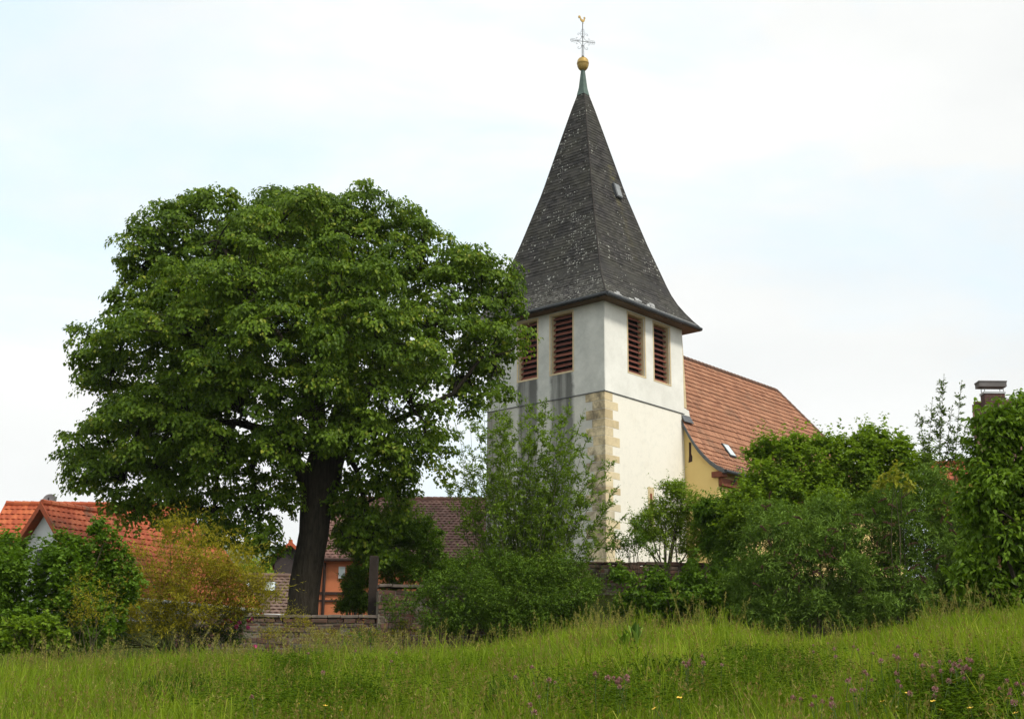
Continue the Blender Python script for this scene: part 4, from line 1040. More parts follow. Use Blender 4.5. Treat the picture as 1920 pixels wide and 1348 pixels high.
for L_, dy in zip(limb, dys):
    n = len(L_); q_ = [PL(a, b_, dy*i/(n-1)*1.0) for i, (a, b_) in enumerate(L_)]
    q_ = [p+(rg.normal(0, .08, 3) if 0 < i < n-1 else 0) for i, p in enumerate(q_)]
    r0 = {0: .34, 1: .24, 2: .26, 3: .22, 5: .15}.get(len(mid_pts) and limb.index(L_) or 0, .11)
    tr.tube(q_, list(np.linspace(r0, .05, n)), 9); mid_pts += [(p, r_) for p, r_ in zip(q_[1:], np.linspace(r0, .05, n)[1:])]
mid_pts += [(p, .1) for p in pts[7:]]
MPp = np.array([p for p, _ in mid_pts])
# each lobe gets a bough, each clump a branchlet
nodes = [p for p, _ in mid_pts]
for c, r_ in lb:
    j = np.argmin(np.sum((MPp-c)**2, 1)); q_ = curve3(MPp[j], c, rg.normal(0, .25, 3), 6)
    tr.tube(q_, list(np.linspace(.06, .03, 6)), 6, cap=False); nodes += q_[2:]
nodes = np.array(nodes)
for i in range(0, m):
    j = np.argmin(np.sum((nodes-cp[i])**2, 1)+.25*np.abs(nodes[:, 2]-cp[i][2]+.4))
    tr.tube(curve3(nodes[j], cp[i], rg.normal(0, .12, 3)-ez*.08, 4), [.03, .022, .014, .007], 4, cap=False)
tr.build('trunk', M_BARK, linden, smooth=True)

# ------------------------------------------------------------------ shrubs and small trees
M_HAZEL = leafmat('hazel_leaf', (.032, .066, .010), (.098, .160, .025), (.16, .21, .05), .34, .5, .3)
M_HAZEL2 = leafmat('hazel_leaf_fresh', (.060, .104, .015), (.165, .228, .036), (.26, .28, .07), .42, .5, .3)
M_GOLDL = leafmat('golden_bamboo_leaf', (.13, .115, .014), (.31, .25, .042), (.43, .34, .09), .38, .5, .3)
M_WILL = leafmat('willow_leaf', (.06, .10, .016), (.155, .22, .04), (.24, .29, .085), .34, .45, .35)
M_DARKL = leafmat('dark_shrub_leaf', (.030, .060, .010), (.095, .150, .025), (.17, .22, .055), .24, .5, .35)
M_BUDD = leafmat('buddleia_leaf', (.044, .078, .022), (.125, .185, .052), (.22, .28, .115), .24, .6, .3)
M_CHER = leafmat('cherry_leaf', (.045, .085, .012), (.12, .18, .028), (.20, .21, .05), .34, .40, .4)
M_ELDER = leafmat('elder_leaf', (.08, .13, .02), (.19, .25, .04), (.30, .33, .085), .34, .5, .3)
M_ROSE = leafmat('rose_leaf', (.020, .042, .014), (.05, .085, .024), None, .22, .5, .3)

shrub('hazel_bush', 'big leafy green hazel bush at the left edge in front of the orange-roofed house', 'bush',
      [(60, 1090, 110, 90), (150, 1070, 85, 72, .3), (15, 1052, 70, 40, .3), (185, 1035, 55, 45, .3), (90, 1160, 130, 70, -.3), (210, 1110, 45, 70, .2), (-30, 1120, 80, 90), (185, 985, 14, 26, .3), (125, 1018, 40, 22, .3), (25, 1022, 40, 24, .3)],
      27, M_HAZEL, (90, 1200), 1500, .42, 9, .092, .078, 101, M_TWIG, up=.45, droop=.35, stems=16, twigs=300)
shrub('hazel_sapling', 'low fresh green sapling with tiered leaves in front of the left hazel bush', 'bush',
      [(45, 1175, 45, 22, 0, .3), (110, 1190, 30, 16, 0, .25), (25, 1205, 40, 16, 0, .3), (95, 1165, 18, 12, 0, .2)], 24, M_HAZEL2, (60, 1235), 110, .38, 9, .085, .07, 102, M_TWIG, up=.3, droop=.2, stems=6, twigs=110)
shrub('golden_bush', 'airy golden yellow bush with fine narrow leaves in front of the orange-roofed house', 'bush',
      [(330, 1060, 90, 75), (400, 1060, 70, 75, .2), (270, 1090, 60, 75), (320, 1000, 28, 30), (440, 1080, 48, 70), (230, 1110, 45, 60), (330, 1130, 120, 45), (420, 1130, 70, 40), (345, 985, 12, 18), (470, 1100, 35, 45), (255, 1150, 45, 36, -.2), (300, 1165, 60, 30, -.3), (495, 1115, 34, 36)],
      33, M_GOLDL, (330, 1190), 1150, .62, 12, .115, .022, 103, M_GREENTWIG, up=.7, noise_=.5, droop=.15, stems=26, srad=.02, twigs=700, interior=.5, side=.7, curve=.3, spread=.02, dens=1.7, leaders=.28)
shrub('golden_sapling', 'thin reddish stemmed sapling with sparse golden leaves between hazel and golden bush', 'bush',
      [(160, 1110, 40, 40, 0, .3), (185, 1140, 40, 35, 0, .3), (145, 1150, 20, 30, 0, .2)], 25.5, M_GOLDL, (178, 1200), 60, .5, 8, .07, .016, 104, M_TWIG, up=.9, droop=.1, stems=8, srad=.012, twigs=60, interior=.5)
rosebush = shrub('rose_bush', 'dark green rose bush with pink blossoms in front of the low stone wall', 'bush',
      [(440, 1175, 48, 32), (320, 1175, 45, 28, .2), (385, 1190, 60, 26), (300, 1150, 28, 20), (235, 1190, 40, 30), (200, 1195, 40, 26)], 34, M_ROSE, (420, 1215), 420, .35, 10, .055, .035, 105, M_TWIG, stems=14, twigs=120)
k = MB()
rgp = np.random.default_rng(5)
for (qx, qy) in ((425, 1160), (443, 1174), (418, 1169), (466, 1163), (472, 1160), (452, 1152), (437, 1152), (403, 1152), (465, 1176), (478, 1212), (434, 1163), (449, 1166)):
    c = P(qx, qy, 33.35)
    for j in range(14):
        v = nrm(rgp.normal(size=(1, 3)))[0]; w_ = nrm(np.cross(v, rgp.normal(size=3))[None])[0]; t_ = np.cross(v, w_); r_ = .045
        k.cur = rgp.random(); k.quad(c+v*.03-w_*r_, c+v*.045-t_*r_, c+v*.03+w_*r_, c+v*.045+t_*r_)
m_rose, t_, b_, _ = newmat('pink_rose_petal'); t_.links.new(ramp(t_, attr(t_), [(0, (.42, .03, .14)), (1, (.62, .10, .26))]).outputs[0], b_.inputs['Base Color']); b_.inputs['Roughness'].default_value = .6
k.build('blossom', m_rose, rosebush)

def stem_shrub(name, label, Y, base, tops, mat, seed, k=26, L=.075, Wd=.022, rad=.022, fromt=.14, side_n=9, side_len=.5, bend=.25):
    """many upright stems, each with short leafy side shoots"""
    rg = np.random.default_rng(seed); b = P(base[0], base[1], Y); b[2] = float(ground(b[0], b[1]))-.05
    root = thing(name, b, label, 'bush'); mb = MB(); ps, ds, ls = [], [], []
    for (tx, ty, dy) in tops:
        top = P(tx, ty, Y+dy); st = b+np.array([rg.normal(0, .22)+.12*(top[0]-b[0])*rg.uniform(0, 1.2), rg.normal(0, .2), 0]); bd = np.array([-(top[0]-b[0])*.10, 0, .1])+rg.normal(0, bend*.25, 3)
        cv = np.array(curve3(st, top, bd, 9)); mb.tube(list(cv), list(np.linspace(rad, rad*.16, 9)), 5, cap=False)
        n = int(side_n*np.linalg.norm(top-st)/4.5)+3
        for t in rg.uniform(fromt, .97, n):
            p = np.array([np.interp(t, np.linspace(0, 1, 9), cv[:, q_]) for q_ in range(3)])
            a = rg.random()*6.28; ds.append(np.array([math.cos(a), math.sin(a)*.8, .75+rg.normal(0, .3)])); ps.append(p); ls.append(side_len*rg.uniform(.45, 1.2)*(1.15-.6*t))
        ps.append(cv[-2]); ds.append(top-cv[-2]); ls.append(np.linalg.norm(top-cv[-2])*1.1)
    ps, ds, ls = np.array(ps), np.array(ds), np.array(ls)
    a = shoot_leaves(ps, ds, ls, k, L, Wd, rg, .05, .8, .45, .015, .1)
    leaves('foliage', a[0], a[1], a[2], a[3], a[4], mat, root, a[5], .15)
    twig_tubes(mb, ps, ds, ls, .006, .1); mb.build('stems', M_GREENTWIG, root); return root
rw = np.random.default_rng(77)
tops = []
for (tx, ty) in ((985, 745), (1075, 745), (1040, 770), (960, 770), (1105, 800), (1000, 790), (930, 760), (900, 800), (1060, 810), (945, 830), (1020, 840), (1110, 850), (1155, 860), (975, 850), (1085, 880), (910, 860), (1165, 905), (1040, 900), (870, 870), (935, 910), (1130, 920), (1000, 930), (1175, 960), (860, 930), (1080, 960), (1150, 990), (890, 960), (960, 980), (1040, 990), (1120, 1010), (880, 830), (1090, 770), (1030, 745), (960, 900), (1065, 930), (1005, 880), (1100, 930), (925, 800), (850, 900), (1140, 940), (1015, 760), (1055, 780), (1085, 800), (975, 775), (945, 790), (1070, 850), (1000, 820), (1030, 860), (990, 900), (955, 860), (1120, 880), (1055, 890), (1090, 910), (930, 870), (1020, 940), (1075, 990)):
    tops.append((tx+rw.normal(0, 4), ty+rw.normal(0, 4), rw.normal(0, .6)))
stem_shrub('willow_shrub', 'tall many-stemmed willow shrub with sparse fresh leaves standing before the tower', 40.2, (985, 1130), tops, M_WILL, 201, k=17, L=.145, Wd=.06, side_n=29, side_len=.75)
tops2 = [(850, 780, 0), (880, 760, .3), (905, 740, .4), (865, 840, 0), (895, 790, -.2), (920, 720, .5), (845, 870, .2), (875, 880, .1), (935, 700, .6), (950, 740, .6), (830, 900, .2)]
stem_shrub('young_willow', 'slender willow stems filling the gap between the linden crown and the tower', 41.2, (930, 1120), tops2, M_WILL, 202, k=15, L=.14, Wd=.055, side_n=24, side_len=.65)

shrub('dark_shrub', 'dense dark green shrub below the willow stems, in front of the high stone wall', 'bush',
      [(960, 1110, 110, 60), (850, 1120, 70, 55), (1060, 1110, 80, 55), (900, 1070, 60, 45, .2), (1000, 1065, 80, 35, .2), (830, 1160, 60, 35, -.2), (950, 1160, 120, 40, -.3), (1090, 1090, 40, 40, .1), (1050, 1150, 70, 40, -.2)],
      38, M_DARKL, (960, 1180), 2300, .45, 11, .072, .036, 106, M_TWIG, up=.5, stems=22, twigs=200)
shrub('green_shrub', 'mid green bushy shrub behind the gate post in front of the barn roof', 'bush',
      [(720, 1050, 60, 62), (775, 1040, 50, 55, .2), (690, 990, 45, 40, .3), (820, 1060, 45, 50, .2), (750, 985, 45, 35, .3), (665, 1010, 34, 40, .5), (690, 1040, 40, 40, .4), (800, 1000, 30, 30, .3)],
      47, M_HAZEL, (735, 1120), 1500, .5, 11, .10, .062, 107, M_TWIG, up=.4, stems=14, twigs=160)
shrub('small_shrub', 'small dark rounded shrub between the linden trunk and the gate post', 'bush',
      [(664, 1108, 27, 42), (672, 1080, 24, 30), (652, 1132, 20, 22), (682, 1130, 16, 24)], 46, M_DARKL, (660, 1150), 480, .34, 11, .085, .055, 108, M_TWIG, stems=8, twigs=60)
shrub('elder_bush', 'light green elder bush against the yellow wall beside the tower', 'bush',
      [(1265, 950, 48, 36), (1225, 975, 40, 32, .1), (1300, 975, 42, 36, .2), (1262, 920, 28, 22), (1320, 1000, 34, 30), (1205, 1000, 28, 20), (1240, 1000, 40, 22), (1275, 912, 10, 14), (1320, 950, 26, 22), (1300, 1030, 40, 20)],
      42.6, M_ELDER, (1262, 1065), 620, .45, 12, .095, .038, 109, M_TWIG, up=.45, droop=.3, stems=16, srad=.035, twigs=160, opp=True, dens=2.9)
shrub('bare_twig_bush', 'thin twiggy bush with few drooping leaves beside the tower corner', 'bush',
      [(1195, 1010, 40, 40, 0, .5), (1160, 1015, 28, 22, 0, .4)], 41.6, M_HAZEL, (1195, 1070), 46, .5, 7, .10, .045, 110, M_TWIG, stems=22, srad=.014, dens=4, twigs=46, droop=.6, interior=.5)
shrub('walnut_shoots', 'glossy drooping leaf shoots between the elder bush and the big hazel', 'bush',
      [(1340, 960, 30, 32, 0, .5), (1375, 985, 30, 40, 0, .5), (1355, 1020, 36, 36, 0, .5), (1318, 955, 15, 20, 0, .3)], 41, M_HAZEL, (1350, 1080), 200, .5, 11, .17, .055, 111, M_TWIG, droop=.7, dens=2.6, stems=8, twigs=90, up=.6, big=True)
shrub('hazel_bush', 'large light green hazel bush covering the nave eaves', 'bush',
      [(1480, 895, 85, 55), (1430, 925, 70, 58, -.3), (1560, 885, 75, 52), (1400, 960, 55, 50, -.4), (1630, 870, 75, 52), (1690, 880, 60, 45, .3), (1600, 840, 40, 28), (1470, 840, 50, 26), (1545, 835, 45, 24), (1640, 830, 40, 26, .2), (1420, 850, 24, 16), (1625, 808, 16, 16), (1680, 835, 24, 22), (1500, 960, 130, 60, -.5), (1650, 930, 110, 55)],
      39.5, M_HAZEL2, (1530, 1120), 2500, .55, 9, .115, .098, 112, M_TWIG, up=.6, droop=.3, stems=20, twigs=320, leaders=.17)
def seed_heads(root, pts, Y, c1, c2, nm, ln=.35, n=26, seed=1):
    rg = np.random.default_rng(seed); k = MB()
    for (qx, qy) in pts:
        p = P(qx, qy, Y); d = nrm((np.array([rg.normal(0, .6), -.3, .6]))[None])[0]
        for j in range(n):
            c = p+d*ln*j/n-ez*.4*ln*(j/n)**2+rg.normal(0, .012, 3); k.cur = rg.random()
            k.obox(c, d*.016, np.cross(d, ez)*.010, ez*.010)
    k.build(nm, simple(nm+'_colour', c1, c2, 8, .9, 0), root)
budd = shrub('buddleia_bush', 'broad grey-green buddleia thicket with narrow leaves filling the right', 'bush',
      [(1500, 1000, 110, 80), (1620, 990, 110, 80), (1730, 1000, 100, 85), (1440, 1050, 80, 70, -.3), (1560, 1070, 120, 70, -.5), (1690, 1070, 120, 70, -.4), (1790, 1050, 80, 75, .2), (1500, 1130, 100, 50, -.6), (1620, 1130, 110, 45, -.7), (1740, 1120, 100, 50, -.4), (1660, 940, 60, 30, .2), (1560, 950, 40, 26, .2), (1755, 915, 50, 45, .3), (1700, 905, 30, 26, .3), (1790, 960, 50, 60, .3), (1660, 1010, 60, 60, .4), (1410, 1110, 60, 50, -.2), (1830, 1110, 80, 50)],
      34, M_BUDD, (1600, 1180), 3400, .60, 12, .135, .034, 113, M_TWIG, up=.5, out=.55, droop=.25, stems=24, twigs=200, opp=True, curve=.45)
rgb = np.random.default_rng(55)
seed_heads(budd, [(rgb.uniform(1420, 1800), rgb.uniform(930, 1120)) for _ in range(60)], 32.6, (.085, .04, .022), (.05, .026, .016), 'dry_flower_spikes', .28, 22, 4)
shrub('maple_seedling', 'yellowish young shoots rising out of the buddleia thicket', 'bush',
      [(1680, 890, 22, 26, 0, .3), (1650, 900, 20, 14, 0, .3), (1700, 905, 16, 14, 0, .3)], 33, leafmat('young_yellow_leaf', (.10, .11, .02), (.22, .21, .04), (.30, .20, .08), .35), (1680, 1150), 13, .45, 7, .15, .075, 114, M_TWIG, droop=.6, stems=4, srad=.02, twigs=26, big=True)
shrub('leafy_undergrowth', 'low broad-leaved plants sprawling below the churchyard wall', 'plant',
      [(1290, 1098, 70, 30), (1222, 1090, 36, 26), (1340, 1110, 60, 36, -.2), (1260, 1125, 80, 26, -.3), (1165, 1080, 20, 18, .1), (1370, 1080, 40, 36, .1), (1200, 1125, 50, 22, -.2), (1300, 1070, 22, 20)], 39, M_HAZEL, (1280, 1150), 520, .55, 9, .15, .085, 115, M_TWIG, up=.25, out=.7, droop=.35, stems=10, twigs=100, big=True, dens=1.1, leaders=.2, noise_=.7)
shrub('dark_undergrowth', 'dark shaded shrubs filling the space under the hazel and the wall', 'bush',
      [(1400, 1060, 70, 60), (1300, 1120, 100, 40), (1420, 1130, 70, 40), (1200, 1140, 90, 24)], 40.2, M_DARKL, (1340, 1160), 1100, .45, 10, .085, .045, 116, M_TWIG, stems=12, twigs=60)
# cherry tree, close by at the right edge
cher = shrub('cherry_tree', 'leafy young cherry tree with large drooping leaves at the right edge', 'tree',
      [(1880, 810, 52, 60), (1930, 790, 60, 65, .3), (1845, 850, 40, 50), (1860, 930, 62, 75), (1930, 900, 70, 90, .2), (1895, 1010, 60, 70), (1950, 1010, 60, 80), (1905, 1080, 50, 45, .2), (1915, 772, 16, 14), (1855, 790, 24, 22), (1960, 840, 50, 90, .5), (1828, 880, 34, 36), (1836, 990, 40, 56), (1855, 1090, 50, 44), (1900, 1125, 60, 40), (1822, 935, 32, 38), (1808, 1060, 32, 32)],
      19, M_CHER, (1930, 1150), 820, .42, 9, .102, .054, 117, M_BARK, up=.35, out=.6, droop=.75, stems=22, srad=.045, twigs=260, big=True, interior=.35, part='crown', fold=.12)
# thin sapling against the sky
rt = np.random.default_rng(88)
tops3 = [(1770, 700, 0), (1803, 712, 0), (1748, 745, 0), (1785, 760, .1), (1722, 768, 0), (1762, 780, -.1), (1810, 790, .1), (1740, 815, 0), (1790, 815, 0), (1768, 735, .1), (1712, 800, 0), (1820, 800, .2)]
stem_shrub('sapling', 'thin upright sapling with sparse leaves against the sky near the chimney', 37, (1752, 1080), tops3[:9], M_CHER if False else leafmat('sapling_leaf', (.04, .065, .016), (.09, .13, .034), (.14, .19, .05), .38), 203, k=10, L=.12, Wd=.06, rad=.022, fromt=.5, side_n=27, side_len=.40, bend=.1)
# dense trees beyond the village, left of the trunk
for i, (px_, py_, rx_, ry_, Y_) in enumerate(((490, 1080, 40, 22, 95), (520, 1075, 30, 18, 100), (455, 1085, 30, 20, 92))):
    shrub('distant_tree', ['yellow-green tree beyond the low brown roof', 'round tree beyond the low brown roof, next to the dark gable', 'tree beyond the low brown roof, touching the golden bush'][i], 'tree',
          [(px_, py_, rx_, ry_), (px_+10, py_+16, rx_, ry_)], Y_, [M_ELDER, M_HAZEL, M_HAZEL2][i], (px_, 1150), 300, 1.1, 10, .34, .26, 300+i, M_TWIG, stems=6, srad=.15, twigs=20, part='crown', group='trees beyond the village')

# ------------------------------------------------------------------ meadow
rg = np.random.default_rng(21)
def patch(x, y, s, sd):
    r_ = np.random.default_rng(sd); v = 0
    for i in range(7):
        a = r_.uniform(0, 6.28); fq = s*r_.uniform(.5, 2.2); v = v+np.sin((x*math.cos(a)+y*math.sin(a))*fq+r_.uniform(0, 6.28))
    return .5+v/7*.9
NB = 340000
y = 4.6+(24-4.6)*rg.random(NB)**.92; x = (rg.random(NB)*2-1)*(.415*y+1.5)
pt_ = np.clip(patch(x, y, 1.6, 3), 0, 1); fine = np.clip(patch(x, y, 5, 4), 0, 1)
hgt = rg.uniform(.16, .40, NB)*(.55+.75*pt_); hgt *= np.where(rg.random(NB) < .05, 1.4, 1)
g = ground(x, y); B0_ = np.stack([x, y, g-.02], 1)
az = rg.random(NB)*6.283+.4*np.sin(x*.8); lean = rg.uniform(.08, .75, NB)
dxy = np.stack([np.cos(az), np.sin(az), 0*az], 1)
wd = rg.uniform(.0028, .0062, NB)*(1+.5*(y > 14)); wv = np.stack([-np.sin(az+rg.normal(0, .9, NB)), np.cos(az), 0*az], 1); wv = nrm(wv)*wd[:, None]
mid = B0_+dxy*(lean*hgt*.30)[:, None]+ez*(hgt*.58)[:, None]; tip = B0_+dxy*(lean*hgt*.95)[:, None]+ez*(hgt*(1-.22*lean))[:, None]
V = np.stack([B0_-wv, B0_+wv, mid+wv*.8, mid-wv*.8, tip], 1).reshape(-1, 3); b = np.arange(NB)*5
big_ = np.clip(patch(x, y, .55, 8), 0, 1)
tint = np.clip(.30*pt_+.32*rg.random(NB)+.24*fine+.42*big_-.20+np.where(rg.random(NB) < .09, .35, 0), 0, 1)
M_GRASS = leafmat('meadow_grass_blades', (.044, .086, .011), (.180, .225, .034), (.31, .29, .105), .40, .55, .10)
tag(mesh_np('meadow_grass', V, [np.stack([b, b+1, b+2, b+3], 1), np.stack([b+3, b+2, b+4], 1)], M_GRASS, None, tint=np.repeat(tint, 5)), 'tall uncut green meadow grass covering the foreground slope', 'grass', kind='stuff')
# fine seeding stalks
NS = 1500
y = 5.5+(24-5.5)*rg.random(NS); x = (rg.random(NS)*2-1)*(.415*y+.3)
def stalks(name, x, y, h0, h1, pan, npan, mat, label, kind='stuff', w=.0022):
    n = len(x); g = ground(x, y); h = rg.uniform(h0, h1, n); az = rg.random(n)*6.283; le = rg.uniform(.03, .38, n)
    dx = np.stack([np.cos(az), np.sin(az), 0*az], 1); B = np.stack([x, y, g], 1); top = B+dx*(le*h)[:, None]+ez*h[:, None]; mid = B+dx*(le*h*.3)[:, None]+ez*(h*.5)[:, None]
    wv = np.tile(np.array([[w, .0, 0]]), (n, 1)); wv2 = np.tile(np.array([[0, w, 0]]), (n, 1))
    V1 = np.stack([B-wv, B+wv, mid+wv, mid-wv, top+wv*.6, top-wv*.6], 1).reshape(-1, 3); b = np.arange(n)*6
    F1 = np.concatenate([np.stack([b, b+1, b+2, b+3], 1), np.stack([b+3, b+2, b+4, b+5], 1)])
    # panicle: spikelets round the upper stalk
    t = rg.random((n, npan)); rad = pan*.42*(1-t)*rg.random((n, npan))+.006; a = rg.random((n, npan))*6.283
    c = top[:, None]-(top-mid)[:, None]*((1-t)*pan/(.5*h[:, None]))[..., None]+np.stack([np.cos(a)*rad, np.sin(a)*rad, 0*a-.02*rg.random((n, npan))], -1)
    s_ = rg.uniform(.006, .013, (n, npan, 1)); dv = np.array([0, 0, 1.])+np.stack([np.cos(a), np.sin(a), 0*a], -1)*.7+rg.normal(0, .3, c.shape); sv_ = np.cross(dv, rg.normal(size=c.shape)); sv_ = sv_/(np.linalg.norm(sv_, axis=-1, keepdims=True)+1e-6)
    V2 = np.stack([c-dv*s_, c+sv_*s_*.45, c+dv*s_, c-sv_*s_*.45], 2).reshape(-1, 3); b2 = len(V1)+np.arange(n*npan)*4
    F2 = np.stack([b2, b2+1, b2+2, b2+3], 1)
    ti = np.concatenate([np.repeat(.3+.3*rg.random(n), 6), np.repeat((.5+.5*rg.random((n, npan))).ravel(), 4)])
    return tag(mesh_np(name, np.concatenate([V1, V2]), [np.concatenate([F1, F2])], mat, None, tint=ti), label, 'grass', kind=kind)
M_SEED = leafmat('ripe_grass_heads', (.08, .095, .03), (.16, .13, .07), (.24, .195, .12), .25, .7, .12)
stalks('flowering_grass', x, y, .30, .52, .09, 7, M_SEED, 'fine flowering grass stalks scattered through the meadow')
NS = 3800
y = 6+(23-6)*rg.random(NS); x = (rg.random(NS)*2-1)*(.415*y+.3)
stalks('fine_flowering_grass', x, y, .26, .50, .10, 9, leafmat('rusty_grass_heads', (.08, .10, .02), (.15, .105, .06), (.20, .14, .09), .25, .7, .1), 'rusty hazy heads of fine grass all over the meadow', w=.0014)
# taller panicles along the crest
cr_x = []
for (a, b_, n) in ((20, 250, 70), (340, 480, 80), (540, 720, 190), (700, 800, 60), (780, 880, 50), (1090, 1180, 75), (1280, 1400, 34), (1470, 1600, 50), (1740, 1840, 80), (1840, 1920, 40), (0, 1920, 120)):
    cr_x.append(rg.uniform(a, b_, int(n*.6)))
cr_x = np.concatenate(cr_x); y = rg.uniform(16.5, 21.5, len(cr_x)); x = (cr_x-960)/2486*y
stalks('tall_seeding_grass', x, y, .40, .74, .15, 24, M_SEED, 'tall tan seed heads of grass along the crest of the meadow', w=.003)
# tussocks of longer, paler blades and darker weedy tufts
def tussocks(name, n, per, spots, h0, h1, mat, label, wd_):
    if spots is None: yy = rg.uniform(6, 20, n); xx = (rg.random(n)*2-1)*.42*yy
    else:
        q_ = [on_meadow(rg.normal(a, 40), rg.normal(b_, 10), .2) for a, b_ in spots for _ in range(n//len(spots))]; q_ = [q for q in q_ if q is not None]; xx = np.array([q[0] for q in q_]); yy = np.array([q[1] for q in q_]); n = len(xx)
    bx = np.repeat(xx, per)+rg.normal(0, .09, n*per); by = np.repeat(yy, per)+rg.normal(0, .09, n*per); m_ = n*per
    B = np.stack([bx, by, ground(bx, by)-.02], 1); a = rg.random(m_)*6.283; le = rg.uniform(.15, .9, m_); h = rg.uniform(h0, h1, m_)*np.repeat(rg.uniform(.7, 1.2, n), per)
    dx = np.stack([np.cos(a), np.sin(a), 0*a], 1); wv = np.stack([-np.sin(a), np.cos(a), 0*a], 1)*wd_
    q1 = B+dx*(le*h*.25)[:, None]+ez*(h*.55)[:, None]; q2 = B+dx*(le*h*.6)[:, None]+ez*(h*(.95-.15*le))[:, None]; q3 = B+dx*(le*h*1.05)[:, None]+ez*(h*(1-.4*le))[:, None]
    V = np.stack([B-wv, B+wv, q1+wv, q1-wv, q2+wv*.7, q2-wv*.7, q3], 1).reshape(-1, 3); b = np.arange(m_)*7
    F4 = np.concatenate([np.stack([b, b+1, b+2, b+3], 1), np.stack([b+3, b+2, b+4, b+5], 1)])
    tag(mesh_np(name, V, [F4, np.stack([b+5, b+4, b+6], 1)], mat, None, tint=np.repeat(np.clip(np.repeat(rg.random(n), per)*.5+rg.random(m_)*.5, 0, 1), 7)), label, 'grass', kind='stuff')
# broad-leaved clover patches
cl = []
for (qx, qy, sx, sy, n) in ((540, 1300, 170, 40, 600), (1440, 1255, 150, 40, 550), (1800, 1270, 170, 50, 600), (700, 1260, 300, 60, 600), (1150, 1290, 160, 40, 400), (1850, 1320, 130, 40, 600), (1500, 1230, 90, 20, 200), (560, 1240, 60, 16, 260)):
    px_, py_ = rg.normal(qx, sx*.5, n), rg.normal(qy, sy*.5, n); cl.append(np.stack([px_, py_], 1))
cl = np.concatenate(cl)
def on_meadow(px, py, dz=.3):
    d = ray(px, py); ys_ = np.linspace(5, 19, 120); z = EYE+d[2]*ys_; gg = ground(d[0]*ys_, ys_)+dz
    i = np.argmax(gg >= z); return np.array([d[0]*ys_[i], ys_[i], gg[i]]) if (gg >= z).any() else None
tussocks('grass_tussocks', 270, 36, None, .30, .58, leafmat('tussock_blades', (.05, .085, .012), (.16, .20, .03), (.30, .27, .10), .4, .55, .1), 'arching tussocks of longer pale grass in the meadow', .0031)
tussocks('dark_tussocks', 150, 46, [(560, 1295), (640, 1300), (1430, 1245), (1480, 1265), (1780, 1275), (1860, 1260), (1240, 1270), (300, 1300), (980, 1310), (1690, 1300)], .16, .38, leafmat('dark_tussock_blades', (.018, .040, .008), (.055, .085, .014), None, .3, .6, .1), 'dark green leafy tufts in the hollows of the meadow', .0065)
pp = [on_meadow(a, b_, .27+.12*((a*7.3+b_*3.1) % 1)) for a, b_ in cl]; pp = np.array([p for p in pp if p is not None])
n = len(pp); k = 8
c = pp[:, None]+rg.normal(0, .035, (n, k, 3)); a_ = rg.random((n, k))*6.28
D = np.stack([np.cos(a_), np.sin(a_), .15+0*a_], -1); Nm = np.array([0, -.25, 1.])+rg.normal(0, .3, c.shape)
tag(leaves('clover_leaves', f(c), f(D), f(Nm), rg.uniform(.022, .045, n*k), rg.uniform(.014, .026, n*k), leafmat('clover_leaf', (.024, .046, .006), (.060, .092, .010), None, .25, .7, .05), None, rg.random(n*k)), 'dark green clover foliage in patches among the meadow grass', 'clover', kind='stuff')
# clover heads and yellow flowers, each a plant of its own
def flower_mesh(kind):
    k = MB(); r2 = random.Random(9); k.mi = 0
    k.tube([(0, 0, -.16), (.006, .004, -.07), (0, 0, 0)], [.0022, .002, .0018], 4, cap=False); k.mi = 1
    if kind == 'clover':
        for j in range(60):
            z_ = r2.uniform(-.8, 1); a = r2.uniform(0, 6.28); q_ = math.sqrt(max(0, 1-z_*z_)); v = np.array([q_*math.cos(a), q_*math.sin(a), z_]); w_ = np.cross(v, (0.2, .5, .8)); w_ /= np.linalg.norm(w_)
            c = v*.0095+np.array([0, 0, .010]); e = v*.008+np.array([0, 0, .005]); k.cur = r2.random(); k.add([c-w_*.0025, c+w_*.0025, c+e+w_*.001, c+e-w_*.001], [(0, 1, 2, 3)])
    else:
        for j in range(5):
            a = j*1.257; v = np.array([math.cos(a), math.sin(a), .55]); w_ = np.array([-math.sin(a), math.cos(a), 0]); k.cur = r2.random(); k.add([(0, 0, 0), v*.010+w_*.008, v*.017, v*.010-w_*.008], [(0, 1, 2, 3)])
    return k
m_clo, t_, b_, _ = newmat('clover_blossom'); t_.links.new(ramp(t_, attr(t_), [(0, (.21, .07, .065)), (1, (.42, .23, .215))]).outputs[0], b_.inputs['Base Color']); b_.inputs['Roughness'].default_value = .8
m_yel, t_, b_, _ = newmat('yellow_petal'); t_.links.new(ramp(t_, attr(t_), [(0, (.62, .38, .02)), (1, (.75, .52, .04))]).outputs[0], b_.inputs['Base Color']); b_.inputs['Roughness'].default_value = .5
m_stalk = simple('flower_stalk', (.06, .10, .02), (.05, .08, .02), 9, .8, 0)
rf_ = np.random.default_rng(66)
def scatter(kind, name, label, cat, group, spots, mat, sc0):
    proto = None
    for (qx, qy) in spots:
        p = on_meadow(qx, qy, .44+rf_.uniform(-.03, .06))
        if p is None: continue
        if proto is None:
            o = flower_mesh(kind).build(name, [m_stalk, mat], None, loc=None); proto = o; tag(o, label, cat, group)
        else:
            o = proto.copy(); COL.objects.link(o)
        o.location = Vector(p); s_ = sc0*rf_.uniform(.8, 1.25); o.scale = (s_, s_, s_*1.0); o.rotation_euler = (rf_.normal(0, .18), rf_.normal(0, .18), rf_.uniform(0, 6.28))
sp = []
